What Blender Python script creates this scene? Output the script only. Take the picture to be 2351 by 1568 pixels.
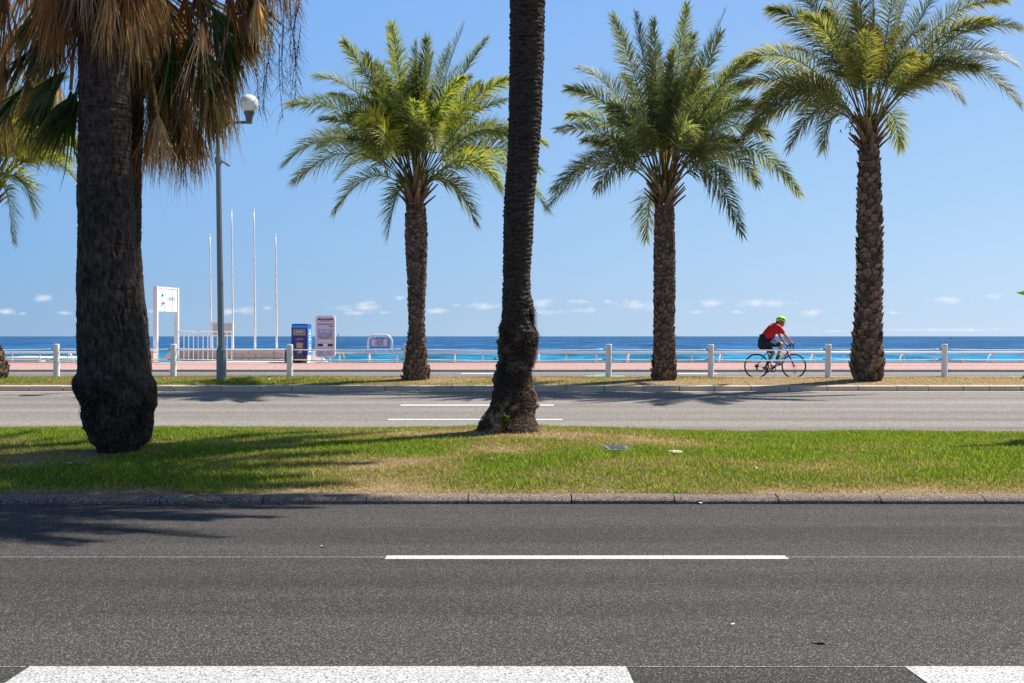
import bpy, math, random
import numpy as np
from mathutils import Vector, Matrix
R = math.radians
sc = bpy.context.scene
COL = sc.collection
for o in list(bpy.data.objects): bpy.data.objects.remove(o)

# ------------------------------------------------------------------ camera
CZ = 1.656            # camera height above the near road
F = 2940.0            # focal length in units of a 2351 px wide frame
cam_d = bpy.data.cameras.new('camera'); cam = bpy.data.objects.new('camera', cam_d); COL.objects.link(cam)
cam.location = (0, 0, CZ); cam.rotation_euler = (R(90), 0, 0)
cam_d.sensor_width = 36; cam_d.lens = 36*F/2351
cam_d.shift_y = -12/2351
cam_d.clip_start = 0.1; cam_d.clip_end = 200000
sc.camera = cam

# ------------------------------------------------------------------ light
SUN_AZ, SUN_EL = R(58), R(54)
world = bpy.data.worlds.new('World'); sc.world = world; world.use_nodes = True
wn, wl = world.node_tree.nodes, world.node_tree.links
wn.clear()
w_out = wn.new('ShaderNodeOutputWorld'); w_bg = wn.new('ShaderNodeBackground')
sky = wn.new('ShaderNodeTexSky'); sky.sky_type = 'NISHITA'; sky.sun_disc = False
sky.sun_elevation = SUN_EL; sky.sun_rotation = SUN_AZ
sky.altitude = 0; sky.air_density = 1.0; sky.dust_density = 0.35; sky.ozone_density = 3.0
SKY_STRENGTH = 0.062
w_bg.inputs[1].default_value = SKY_STRENGTH
wl.new(w_bg.outputs[0], w_out.inputs[0])
# small fair-weather clouds low over the sea, laid out by compass direction and elevation
CLOUDS = [(103,684,24,7),(15,716,24,5),(52,719,9,4),(150,719,22,4),(345,715,14,4),(525,716,22,6),(565,711,24,9),(615,708,10,4),
 (835,706,50,9),(820,718,34,5),(885,718,12,3),(918,684,14,4),(1000,714,28,5),(1045,701,12,3),(1110,702,40,7),
 (1245,695,26,9),(1265,716,36,6),(1335,692,24,4),(1350,712,28,5),(1395,693,11,4),(1460,701,46,10),(1640,696,32,7),
 (1745,697,62,7),(1600,716,18,3),(1690,716,22,3),(1862,718,30,6),(1985,697,20,6),(2185,689,46,7),(2283,680,22,5),
 (2055,718,22,3),(2180,757,230,3),(1930,760,60,2),(1780,754,40,2),(-300,700,60,9),(2500,700,70,9),(2700,690,60,9),(-150,712,50,6)]
tc = wn.new('ShaderNodeTexCoord'); sep = wn.new('ShaderNodeSeparateXYZ'); wl.new(tc.outputs['Generated'], sep.inputs[0])
def wmath(op, a, b=None, clamp=False):
    n = wn.new('ShaderNodeMath'); n.operation = op; n.use_clamp = clamp
    for i, v in enumerate((a, b)):
        if v is None: continue
        if isinstance(v, (int, float)): n.inputs[i].default_value = v
        else: wl.new(v, n.inputs[i])
    return n.outputs[0]
ys = wmath('MAXIMUM', sep.outputs[1], 0.05)
u = wmath('DIVIDE', sep.outputs[0], ys); v = wmath('DIVIDE', sep.outputs[2], ys)
cmb = wn.new('ShaderNodeCombineXYZ'); wl.new(u, cmb.inputs[0]); wl.new(v, cmb.inputs[1])
dmin = None
for (cx, cy, a, b) in CLOUDS:
    s = wn.new('ShaderNodeVectorMath'); s.operation = 'SUBTRACT'; wl.new(cmb.outputs[0], s.inputs[0]); s.inputs[1].default_value = ((cx-1175.5)/F, (772-cy)/F, 0)
    m = wn.new('ShaderNodeVectorMath'); m.operation = 'MULTIPLY'; wl.new(s.outputs[0], m.inputs[0]); m.inputs[1].default_value = (F/(a*1.5), F/(b*1.85), 0)
    l = wn.new('ShaderNodeVectorMath'); l.operation = 'LENGTH'; wl.new(m.outputs[0], l.inputs[0])
    dmin = l.outputs['Value'] if dmin is None else wmath('MINIMUM', dmin, l.outputs['Value'])
def wnoise(scale, sx, sy, det=6):
    mp = wn.new('ShaderNodeVectorMath'); mp.operation = 'MULTIPLY'; wl.new(cmb.outputs[0], mp.inputs[0]); mp.inputs[1].default_value = (sx, sy, 1)
    n = wn.new('ShaderNodeTexNoise'); n.inputs['Scale'].default_value = scale; n.inputs['Detail'].default_value = det; n.inputs['Roughness'].default_value = 0.6
    wl.new(mp.outputs[0], n.inputs['Vector']); return n.outputs[0]
n1 = wnoise(75, 1.0, 2.2)
edge = wmath('ADD', wmath('SUBTRACT', 0.75, dmin), wmath('MULTIPLY', wmath('SUBTRACT', n1, 0.5), 2.6))
mask = wmath('MULTIPLY', wmath('MULTIPLY', edge, 0.75, True), 0.85, True)
mask = wmath('MULTIPLY', mask, wmath('GREATER_THAN', sep.outputs[1], 0.2))
# faint high veil so the blue is not perfectly even
hs = wn.new('ShaderNodeHueSaturation'); hs.inputs['Saturation'].default_value = 1.0; hs.inputs['Value'].default_value = 1.0
wl.new(sky.outputs[0], hs.inputs['Color'])
mixc = wn.new('ShaderNodeMix'); mixc.data_type = 'RGBA'
# the clear band of air low over the Mediterranean: paler towards the sun side, bluer away from it
el = wmath('MAXIMUM', sep.outputs[2], 0.0)
def wramp(stops):
    r = wn.new('ShaderNodeValToRGB'); wl.new(wmath('MULTIPLY', el, 2.0, True), r.inputs[0]); e = r.color_ramp.elements
    while len(e) < len(stops): e.new(.5)
    for k, (p, c) in enumerate(stops): e[k].position = p*2; e[k].color = tuple(c)+(1,)
    return r.outputs[0]
ra = wramp([(0, (.29, .45, .65)), (.06, (.24, .45, .74)), (.13, (.22, .44, .80)), (.26, (.185, .40, .83)), (.5, (.075, .26, .68))])
rb = wramp([(0, (.56, .70, .86)), (.06, (.47, .67, .90)), (.13, (.38, .60, .89)), (.26, (.285, .50, .88)), (.5, (.12, .33, .76))])
def wmix(a, b, f):
    n = wn.new('ShaderNodeMix'); n.data_type = 'RGBA'; wl.new(a, n.inputs[6]); wl.new(b, n.inputs[7]); wl.new(f, n.inputs[0]); return n.outputs[2]
grad = wmix(ra, rb, wmath('ADD', wmath('MULTIPLY', sep.outputs[0], 1.35), 0.5, True))
gs = wn.new('ShaderNodeVectorMath'); gs.operation = 'SCALE'; wl.new(grad, gs.inputs[0]); gs.inputs['Scale'].default_value = 0.63/SKY_STRENGTH
base_sky = wmix(gs.outputs[0], hs.outputs[0], wmath('MULTIPLY', wmath('SUBTRACT', el, 0.3), 2.5, True))
wl.new(mask, mixc.inputs[0]); wl.new(base_sky, mixc.inputs[6]); mixc.inputs[7].default_value = (.54/SKY_STRENGTH, .555/SKY_STRENGTH, .59/SKY_STRENGTH, 1)
wl.new(mixc.outputs[2], w_bg.inputs[0])

sun_d = bpy.data.lights.new('sun', 'SUN'); sun_o = bpy.data.objects.new('sun', sun_d); COL.objects.link(sun_o)
sun_d.energy = 5.0; sun_d.angle = R(0.53); sun_d.color = (1.0, 0.955, 0.885)
sdir = Vector((math.sin(SUN_AZ)*math.cos(SUN_EL), math.cos(SUN_AZ)*math.cos(SUN_EL), math.sin(SUN_EL)))
sun_o.rotation_euler = sdir.to_track_quat('Z', 'Y').to_euler()
sun_o.location = (20, 20, 40)
sc.view_settings.view_transform = 'Standard'; sc.view_settings.look = 'None'
sc.view_settings.exposure = 0.76; sc.view_settings.gamma = 1
sc.view_settings.use_curve_mapping = False
sc.cycles.max_bounces = 6; sc.cycles.transparent_max_bounces = 6
sc.cycles.use_denoising = True; sc.cycles.denoiser = 'OPENIMAGEDENOISE'; sc.cycles.denoising_input_passes = 'RGB_ALBEDO_NORMAL'; sc.cycles.denoising_prefilter = 'ACCURATE'
sc.cycles.sample_clamp_indirect = 6

# ------------------------------------------------------------------ helpers
rng = np.random.default_rng(7)
random.seed(7)
def at(x, y, Z): return np.array([(x-1175.5)*Z/F, Z, CZ-(y-772)*Z/F])

def vnoise(p, seed=0):
    p = np.asarray(p, float); i = np.floor(p).astype(np.int64); f = p-i; f = f*f*(3-2*f)
    def h(a, b, c):
        n = (a*374761393+b*668265263+c*2147483647*3+seed*974634777) & 0xffffffff
        n = ((n ^ (n >> 13))*1274126177) & 0xffffffff
        n = ((n ^ (n >> 16))*2246822519) & 0xffffffff
        return ((n ^ (n >> 15)) & 0xffffff)/float(0xffffff)
    r = 0
    for dx in (0, 1):
        for dy in (0, 1):
            for dz in (0, 1):
                w = (f[:, 0] if dx else 1-f[:, 0])*(f[:, 1] if dy else 1-f[:, 1])*(f[:, 2] if dz else 1-f[:, 2])
                r = r+w*h(i[:, 0]+dx, i[:, 1]+dy, i[:, 2]+dz)
    return r
def fbm(p, octv=4, seed=0):
    p = np.asarray(p, float); s = 0; a = .5; t = 0
    for k in range(octv): s = s+a*vnoise(p*(2**k)+k*17.3, seed+k); t += a; a *= .5
    return s/t

class MB:
    def __init__(s): s.v = []; s.f = []; s.c = []; s.n = 0
    def add(s, v, f, c=None):
        v = np.asarray(v, float).reshape(-1, 3); b = s.n
        s.v.append(v); s.f += [tuple(int(k)+b for k in q) for q in f]
        if c is not None:
            c = np.asarray(c, float)
            if c.ndim == 1: c = np.tile(c, (len(v), 1))
        else: c = np.ones((len(v), 3))
        s.c.append(c); s.n += len(v)
    def box(s, x0, x1, y0, y1, z0, z1, c=None):
        v = [(x, y, z) for x in (x0, x1) for y in (y0, y1) for z in (z0, z1)]
        s.add(v, [(0, 1, 3, 2), (4, 6, 7, 5), (0, 4, 5, 1), (2, 3, 7, 6), (0, 2, 6, 4), (1, 5, 7, 3)], c)
    def obox(s, c0, ux, uy, uz, c=None):          # centre, three half vectors
        c0, ux, uy, uz = map(lambda q: np.asarray(q, float), (c0, ux, uy, uz))
        v = [c0+a*ux+b*uy+d*uz for a in (-1, 1) for b in (-1, 1) for d in (-1, 1)]
        s.add(v, [(0, 1, 3, 2), (4, 6, 7, 5), (0, 4, 5, 1), (2, 3, 7, 6), (0, 2, 6, 4), (1, 5, 7, 3)], c)
    def tube(s, pts, rad, n=8, c=None, cap=True, sx=None):
        pts = np.asarray(pts, float); m = len(pts)
        rad = np.full(m, rad, float) if np.isscalar(rad) else np.asarray(rad, float)
        T = np.gradient(pts, axis=0); T /= np.linalg.norm(T, axis=1)[:, None]+1e-12
        ref = np.array([0, 1., 0]) if abs(T[0][1]) < .9 else np.array([1., 0, 0])
        vs = []; a = np.arange(n)*2*math.pi/n
        for k in range(m):
            u = np.cross(ref, T[k]); u /= np.linalg.norm(u)+1e-12; w = np.cross(T[k], u); ref = np.cross(T[k], u)*1.0
            ref = w
            ring = pts[k]+rad[k]*(np.cos(a)[:, None]*u+np.sin(a)[:, None]*w)
            vs.append(ring); ref = np.cross(T[k], u)
            ref = w
            # keep a stable frame
            ref = w
        f = []
        for k in range(m-1):
            for j in range(n):
                j2 = (j+1) % n; f.append((k*n+j, k*n+j2, (k+1)*n+j2, (k+1)*n+j))
        if cap: f.append(tuple(range(n-1, -1, -1))); f.append(tuple((m-1)*n+j for j in range(n)))
        s.add(np.concatenate(vs), f, c)
    def limb(s, pts, rad, n=14, c=None):
        """closed tapered tube with round ends"""
        P = [np.asarray(p, float) for p in pts]; Q = []; r = []
        d0 = (P[0]-P[1]); d0 /= np.linalg.norm(d0); d1 = (P[-1]-P[-2]); d1 /= np.linalg.norm(d1)
        for k in (80, 55, 28): Q.append(P[0]+d0*rad[0]*math.sin(R(k))); r.append(rad[0]*math.cos(R(k)))
        for p, q in zip(P, rad): Q.append(p); r.append(q)
        for k in (28, 55, 80): Q.append(P[-1]+d1*rad[-1]*math.sin(R(k))); r.append(rad[-1]*math.cos(R(k)))
        s.tube(Q, r, n, c)
    def ball(s, c0, r, c=None, nu=16, nv=10):
        r = np.array([r, r, r] if np.isscalar(r) else r, float); v = []
        for i in range(1, nv):
            th = math.pi*i/nv
            for j in range(nu):
                ph = 2*math.pi*j/nu; v.append((math.sin(th)*math.cos(ph), math.sin(th)*math.sin(ph), math.cos(th)))
        f = [(i*nu+j, (i+1)*nu+j, (i+1)*nu+(j+1) % nu, i*nu+(j+1) % nu) for i in range(nv-2) for j in range(nu)]
        v += [(0, 0, 1), (0, 0, -1)]; t = len(v)-2
        f += [(t, j, (j+1) % nu) for j in range(nu)]+[(t+1, (nv-2)*nu+(j+1) % nu, (nv-2)*nu+j) for j in range(nu)]
        s.add(np.array(v)*r+np.asarray(c0, float), f, c)

ORG = {}
def org(o): return ORG.get(o.name, np.zeros(3)) if o else np.zeros(3)
def setp(o, label=None, cat=None, group=None, kind=None):
    if label: o['label'] = label
    if cat: o['category'] = cat
    if group: o['group'] = group
    if kind: o['kind'] = kind
    return o
def thing(name, loc, label, cat, group=None):
    o = bpy.data.objects.new(name, None); COL.objects.link(o); o.location = tuple(loc); o.empty_display_size = .2
    ORG[o.name] = np.array(loc, float); return setp(o, label, cat, group)
def build(name, mb, mat, parent=None, smooth=False, loc=None, mods=None):
    base = org(parent) if parent else (np.array(loc, float) if loc is not None else np.zeros(3))
    V = np.concatenate(mb.v)-base
    me = bpy.data.meshes.new(name); me.from_pydata(V.tolist(), [], mb.f); me.update()
    C = np.concatenate(mb.c); ca = me.color_attributes.new('Col', 'FLOAT_COLOR', 'POINT')
    ca.data.foreach_set('color', np.concatenate([C, np.ones((len(C), 1))], 1).ravel())
    if smooth: me.polygons.foreach_set('use_smooth', [True]*len(me.polygons))
    me.materials.append(mat)
    o = bpy.data.objects.new(name, me); COL.objects.link(o)
    if parent: o.parent = parent
    else: o.location = tuple(base)
    ORG[o.name] = base
    return o
def fast_mesh(name, V, Fc, C, mat, parent=None, smooth=False):
    """V (n,3), Fc (m,k) with constant k"""
    base = org(parent); V = V-base
    me = bpy.data.meshes.new(name); me.vertices.add(len(V)); me.vertices.foreach_set('co', V.astype(np.float32).ravel())
    k = Fc.shape[1]; me.loops.add(Fc.size); me.loops.foreach_set('vertex_index', Fc.astype(np.int32).ravel())
    me.polygons.add(len(Fc)); me.polygons.foreach_set('loop_start', np.arange(0, Fc.size, k, dtype=np.int32))
    me.update(calc_edges=True); me.validate()
    ca = me.color_attributes.new('Col', 'FLOAT_COLOR', 'POINT')
    ca.data.foreach_set('color', np.concatenate([C, np.ones((len(C), 1))], 1).astype(np.float32).ravel())
    if smooth: me.polygons.foreach_set('use_smooth', [True]*len(me.polygons))
    me.materials.append(mat); o = bpy.data.objects.new(name, me); COL.objects.link(o)
    if parent: o.parent = parent
    ORG[o.name] = base
    return o
def copy_tree(o, parent=None):
    c = o.copy(); COL.objects.link(c); c.parent = parent; ORG[c.name] = org(o)
    for ch in [x for x in COL.objects if x.parent == o]: copy_tree(ch, c)
    return c
def text(name, body, size, loc, rot, mat, parent, ext=.002, align='CENTER', sx=1):
    cu = bpy.data.curves.new(name, 'FONT'); cu.body = body; cu.size = size; cu.extrude = ext; cu.align_x = align; cu.align_y = 'CENTER'
    o = bpy.data.objects.new(name, cu); COL.objects.link(o); cu.materials.append(mat)
    o.location = tuple(np.array(loc, float)-org(parent)); o.rotation_euler = rot; o.parent = parent; o.scale = (sx, 1, 1); ORG[o.name] = org(parent)
    me = bpy.data.meshes.new_from_object(o); q = bpy.data.objects.new(name, me); COL.objects.link(q); q.parent = parent; q.location = o.location; q.rotation_euler = o.rotation_euler; q.scale = o.scale
    bpy.data.objects.remove(o); bpy.data.curves.remove(cu); return q

# ------------------------------------------------------------------ materials
def mat_new(name):
    m = bpy.data.materials.new(name); m.use_nodes = True; return m, m.node_tree.nodes, m.node_tree.links, m.node_tree.nodes['Principled BSDF']
def nmix(N, L, a, b, fac, mode='MIX'):
    n = N.new('ShaderNodeMix'); n.data_type = 'RGBA'; n.blend_type = mode
    for i, q in ((0, fac), (6, a), (7, b)):
        if isinstance(q, (int, float)): n.inputs[i].default_value = q
        elif isinstance(q, tuple): n.inputs[i].default_value = q+(1,) if len(q) == 3 else q
        else: L.new(q, n.inputs[i])
    return n.outputs[2]
def nnoise(N, L, scale, det=5, rough=.55, vec=None, stretch=None):
    n = N.new('ShaderNodeTexNoise'); n.inputs['Scale'].default_value = scale; n.inputs['Detail'].default_value = det; n.inputs['Roughness'].default_value = rough
    t = N.new('ShaderNodeTexCoord'); src = t.outputs['Object']
    if stretch:
        mp = N.new('ShaderNodeMapping'); mp.inputs['Scale'].default_value = stretch; L.new(src, mp.inputs[0]); src = mp.outputs[0]
    L.new(src, n.inputs['Vector']); return n.outputs[0]
def nramp(N, L, src, stops):
    r = N.new('ShaderNodeValToRGB'); L.new(src, r.inputs[0]); e = r.color_ramp.elements
    while len(e) < len(stops): e.new(.5)
    for k, (p, c) in enumerate(stops):
        e[k].position = p; e[k].color = (c, c, c, 1) if isinstance(c, (int, float)) else tuple(c)+(1,)
    return r.outputs[0]
def nbump(N, L, B, src, strength, dist=.01):
    b = N.new('ShaderNodeBump'); b.inputs['Strength'].default_value = strength; b.inputs['Distance'].default_value = dist
    L.new(src, b.inputs['Height']); L.new(b.outputs[0], B.inputs['Normal'])
def simple(name, c, rough=.5, metal=0, spec=.5, noise=0, nscale=8, dirt=None, dirt_at=.6, stretch=None):
    m, N, L, B = mat_new(name); B.inputs['Roughness'].default_value = rough; B.inputs['Metallic'].default_value = metal
    B.inputs['Specular IOR Level'].default_value = spec
    col = None
    if noise:
        col = nmix(N, L, tuple(x*(1-noise) for x in c), tuple(min(1, x*(1+noise)) for x in c), nnoise(N, L, nscale, stretch=stretch))
    if dirt:
        col = nmix(N, L, col if col else tuple(c), dirt, nramp(N, L, nnoise(N, L, nscale*1.7, 8, .7, stretch=stretch), [(dirt_at, 0.0), (dirt_at+.06, 1.0)]))
    if col: L.new(col, B.inputs['Base Color'])
    else: B.inputs['Base Color'].default_value = tuple(c)+(1,)
    return m
def leafmat(name, trans=.35, rough=.5, spec=.3, tint=(1, 1, 1)):
    m, N, L, B = mat_new(name)
    a = N.new('ShaderNodeAttribute'); a.attribute_name = 'Col'
    L.new(a.outputs[0], B.inputs['Base Color']); B.inputs['Roughness'].default_value = rough; B.inputs['Specular IOR Level'].default_value = spec
    tr = N.new('ShaderNodeBsdfTranslucent'); c2 = nmix(N, L, a.outputs[0], (1.55, 1.5, .75), 1.0, 'MULTIPLY'); L.new(c2, tr.inputs[0])
    mx = N.new('ShaderNodeMixShader'); mx.inputs[0].default_value = trans
    L.new(B.outputs[0], mx.inputs[1]); L.new(tr.outputs[0], mx.inputs[2]); L.new(mx.outputs[0], N['Material Output'].inputs[0])
    return m
def barkmat(name, stretch, scale, dark, light, bump=.8, dist=.02):
    m, N, L, B = mat_new(name)
    a = N.new('ShaderNodeAttribute'); a.attribute_name = 'Col'
    n = nnoise(N, L, scale, 8, .65, stretch=stretch)
    c = nmix(N, L, dark, light, nramp(N, L, n, [(.35, 0.0), (.68, 1.0)]))
    c = nmix(N, L, c, a.outputs[0], 1.0, 'MULTIPLY')
    L.new(c, B.inputs['Base Color']); B.inputs['Roughness'].default_value = .85; B.inputs['Specular IOR Level'].default_value = .25
    nbump(N, L, B, n, bump, dist); return m
def asphalt(name, base, light, speck, sscale, sp_at=.68, patch=.25, bump=.6):
    m, N, L, B = mat_new(name)
    c = nmix(N, L, base, light, nramp(N, L, nnoise(N, L, sscale*.8, 2, .6), [(.4, 0.0), (.62, 1.0)]))
    v = N.new('ShaderNodeTexVoronoi'); v.inputs['Scale'].default_value = sscale; t = N.new('ShaderNodeTexCoord'); L.new(t.outputs['Object'], v.inputs['Vector'])
    sp = N.new('ShaderNodeSeparateColor'); L.new(v.outputs['Color'], sp.inputs[0])
    c = nmix(N, L, c, speck, nramp(N, L, sp.outputs[0], [(sp_at, 0.0), (1.0, 1.0)]))
    c = nmix(N, L, c, (.012, .012, .013), nramp(N, L, sp.outputs[1], [(.72, 0.0), (.95, .75)]))
    p = nramp(N, L, nnoise(N, L, .35, 5, .6, stretch=(.14, 1.5, 1)), [(.32, 1-patch), (.68, 1+patch*.7)])
    c = nmix(N, L, c, p, 1.0, 'MULTIPLY')
    c = nmix(N, L, c, nramp(N, L, nnoise(N, L, 1.0, 2, .5, stretch=(.012, .95, 1)), [(.36, .80), (.62, 1.16)]), 1.0, 'MULTIPLY')
    c = nmix(N, L, c, (.02, .018, .017), nramp(N, L, nnoise(N, L, 1.7, 6, .75, stretch=(.5, 1, 1)), [(.70, 0.0), (.78, .5)]))
    L.new(c, B.inputs['Base Color']); B.inputs['Roughness'].default_value = .85; B.inputs['Specular IOR Level'].default_value = .12
    nbump(N, L, B, nnoise(N, L, sscale, 3, .6), bump, .006); return m

M = {}
M['asphalt_near'] = asphalt('near asphalt', (.029, .0255, .0235), (.058, .051, .047), (.30, .275, .245), 185, .80, .32, .6)
M['asphalt_far'] = asphalt('far asphalt', (.165, .148, .128), (.255, .23, .20), (.42, .38, .33), 70, .85, .16, .3)
M['asphalt_cycle'] = asphalt('cycle lane asphalt', (.17, .16, .155), (.24, .225, .22), (.35, .33, .31), 40, .85, .1, .3)
M['promenade'] = asphalt('pink promenade asphalt', (.36, .21, .185), (.46, .28, .25), (.5, .35, .32), 30, .85, .1, .2)
def paint(name, c, wear):
    m, N, L, B = mat_new(name)
    v = nnoise(N, L, 75, 3, .7)
    col = nmix(N, L, (.13, .125, .12), c, nramp(N, L, v, [(wear, 0.0), (wear+.06, 1.0)]))
    L.new(col, B.inputs['Base Color']); B.inputs['Roughness'].default_value = .6; nbump(N, L, B, v, .4, .005); return m
M['paint'] = paint('white road paint', (.50, .49, .465), .38)
M['paint_worn'] = paint('worn white road paint', (.47, .46, .44), .43)
M['paint_faint'] = paint('faint thin setting out line', (.5, .5, .47), .49)
M['paint_green'] = simple('pale green cycle lane paint', (.22, .42, .36), .7, noise=.2)
M['paint_far'] = simple('clean white line paint', (.78, .77, .75), .6, noise=.08, nscale=20)
M['kerb_dark'] = asphalt('dark aggregate concrete', (.125, .093, .077), (.22, .172, .14), (.36, .30, .25), 80, .82, .2, .6)
M['kerb_pale'] = simple('pale limestone kerb', (.46, .37, .29), .8, noise=.16, nscale=3, dirt=(.3, .26, .23), dirt_at=.6)
M['stone'] = simple('pinkish stone wall', (.52, .40, .35), .85, noise=.25, nscale=3, dirt=(.36, .27, .23), dirt_at=.55)
M['concrete'] = simple('light concrete', (.6, .55, .51), .85, noise=.12, nscale=4)
M['white'] = simple('white painted metal', (.78, .75, .73), .35, noise=.05, nscale=5)
M['white_rust'] = simple('white paint with rust', (.78, .75, .73), .45, noise=.08, nscale=3, dirt=(.45, .32, .22), dirt_at=.72, stretch=(2, 2, 1))
M['peeling'] = simple('peeling white paint', (.74, .71, .66), .6, noise=.1, nscale=4, dirt=(.24, .2, .17), dirt_at=.58, stretch=(5, 5, .8))
M['bollard'] = simple('off white bollard paint', (.82, .79, .74), .4, noise=.05, nscale=3)
M['cable'] = simple('galvanised cable', (.8, .79, .76), .35, noise=.3, nscale=2.5, stretch=(1, 1, 1))
M['lamp_grey'] = simple('grey green lamp post paint', (.16, .19, .19), .4, noise=.1, nscale=4)
M['lamp_dark'] = simple('dark grey lamp post metal', (.10, .115, .115), .4, noise=.1, nscale=4)
M['globe_lower'] = simple('milky glass globe', (.88, .88, .82), .18, spec=.6)
M['globe_top'] = simple('weathered cream globe cap', (.78, .76, .64), .3, noise=.12, nscale=9)
M['dark_hole'] = simple('black', (.01, .01, .01), .9)
M['blue'] = simple('shaded blue enamel', (.012, .035, .2), .35, noise=.06)  # bin blue as it looks in shade, for the front
M['blue_sunlit'] = simple('sunlit blue enamel', (.03, .17, .62), .35, noise=.06)  # sunlit copy of the bin blue, for its top and right side
M['brown'] = simple('rust brown panel', (.22, .115, .075), .7, noise=.25, nscale=6)
M['steel'] = simple('brushed steel', (.3, .27, .25), .35, metal=.5, noise=.1)
M['orange'] = simple('orange reflective plastic', (.8, .2, .03), .35)
M['panel_grey'] = simple('grey sheet', (.46, .45, .46), .6, noise=.05)
M['poster'] = simple('pale lilac poster paper', (.62, .60, .68), .5, noise=.03)
M['navy'] = simple('navy print', (.012, .03, .13), .5)
M['sea_print'] = simple('pale blue map print', (.30, .40, .56), .5)
M['land_print'] = simple('tan map print', (.45, .37, .28), .5)
M['red_print'] = simple('red print', (.55, .06, .10), .5)
M['pink_print'] = simple('pink text print', (.46, .22, .28), .5)
M['grey_print'] = simple('grey text print', (.22, .22, .3), .5)
M['white_print'] = simple('white print', (.82, .82, .84), .5)
M['logo_blue'] = simple('light blue print', (.35, .72, .85), .5)
M['signwhite'] = simple('white sign face', (.83, .83, .82), .4, noise=.02)
M['mid_blue'] = simple('mid blue sign', (.05, .27, .68), .5)
M['green_print'] = simple('mint print', (.2, .6, .45), .5)
M['yellow'] = simple('yellow buoy plastic', (.8, .6, .02), .4)
M['turq'] = simple('pale turquoise awning', (.55, .75, .78), .6, noise=.06)
M['soil'] = simple('dry soil', (.2, .14, .10), .95, noise=.3, nscale=12)
M['sand'] = simple('beach pebbles', (.42, .38, .33), .95, noise=.2, nscale=2)
M['leaf'] = leafmat('date palm leaf', .5, .5, .3)
M['fan'] = leafmat('fan palm leaf', .45, .5, .3)
M['dead'] = leafmat('dead palm leaf', .5, .7, .2)
M['grass'] = leafmat('grass blade', .42, .6, .2)
M['banana'] = leafmat('banana leaf', .4, .4, .4)
M['bark_fan'] = barkmat('fan palm bark', (1, 1, .4), 26, (.011, .008, .006), (.11, .074, .052), 1.0, .03)
M['bark_mid'] = barkmat('centre palm bark', (1, 1, 2.6), 16, (.013, .0095, .0075), (.095, .067, .049), 1.0, .03)
M['bark_date'] = barkmat('date palm bark', (1, 1, 1), 22, (.085, .058, .042), (.44, .33, .25), .9, .02)
M['tyre'] = simple('black rubber', (.012, .012, .013), .6)
M['black'] = simple('black plastic', (.012, .013, .018), .45)
M['alloy'] = simple('grey alloy', (.25, .25, .25), .3, metal=.8)
M['bike_black'] = simple('black bicycle paint', (.012, .013, .016), .25)
M['bike_red'] = simple('red bicycle paint', (.55, .006, .01), .25)
M['jersey'] = simple('red jersey cloth', (.58, .006, .012), .75, noise=.12, nscale=7)
M['shorts'] = simple('navy black shorts cloth', (.010, .012, .028), .8, noise=.2, nscale=9)
M['stripe'] = simple('white stripe cloth', (.75, .75, .78), .7)
M['sock'] = simple('dark grey sock', (.05, .05, .065), .85)
M['shoe'] = simple('grey shoe', (.28, .26, .28), .6, noise=.2, nscale=14)
M['helmet'] = simple('lime green helmet', (.48, .85, .02), .3)
M['bottle'] = simple('lime bottle', (.38, .8, .05), .4)
M['hair'] = simple('dark hair', (.02, .015, .012), .8)
M['feather'] = simple('brown grey feathers', (.075, .045, .032), .8, noise=.4, nscale=14)
m, N, L, B = mat_new('skin'); B.inputs['Base Color'].default_value = (.50, .235, .145, 1); B.inputs['Roughness'].default_value = .5; B.inputs['Subsurface Weight'].default_value = .05; M['skin'] = m

# sea: turquoise over the shallows, deep blue further out, ruffled by small waves with their light and dark painted in
m, N, L, B = mat_new('sea water'); M['sea'] = m
t = N.new('ShaderNodeTexCoord'); sp = N.new('ShaderNodeSeparateXYZ'); L.new(t.outputs['Object'], sp.inputs[0])
dv = N.new('ShaderNodeMath'); dv.operation = 'DIVIDE'; dv.inputs[0].default_value = 250; L.new(sp.outputs[1], dv.inputs[1])
nz = nnoise(N, L, .012, 4, .6, stretch=(.35, 1, 1))
ad = N.new('ShaderNodeMath'); ad.operation = 'MULTIPLY_ADD'; L.new(nz, ad.inputs[0]); ad.inputs[1].default_value = .22; L.new(dv.outputs[0], ad.inputs[2])
base = N.new('ShaderNodeValToRGB'); L.new(ad.outputs[0], base.inputs[0]); e = base.color_ramp.elements
for k, (p, c) in enumerate([(.12, (.024, .080, .165)), (.40, (.018, .074, .18)), (.68, (.014, .088, .205)), (.88, (.012, .12, .235)), (1.1, (.014, .16, .265))]):
    if k > 1: e.new(.5)
    e[k].position = min(p, 1); e[k].color = c+(1,)
w1 = nnoise(N, L, .33, 6, .7, stretch=(.5, .16, 1)); w2 = nnoise(N, L, .05, 5, .65, stretch=(.6, .10, 1))
wv = nmix(N, L, w1, w2, .45)
c = nmix(N, L, base.outputs[0], nramp(N, L, wv, [(.40, .42), (.5, 1.0), (.60, 1.9)]), 1.0, 'MULTIPLY')  # light and dark of the waves multiplied into the water colour
w3 = nnoise(N, L, .12, 9, .8, stretch=(1, .22, 1))
c = nmix(N, L, c, (.5, .6, .7), nramp(N, L, w3, [(.73, 0.0), (.77, .6)]))
L.new(c, B.inputs['Base Color']); B.inputs['Roughness'].default_value = .55; B.inputs['Specular IOR Level'].default_value = .12; B.inputs['IOR'].default_value = 1.2
nbump(N, L, B, wv, .6, .5)

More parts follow.
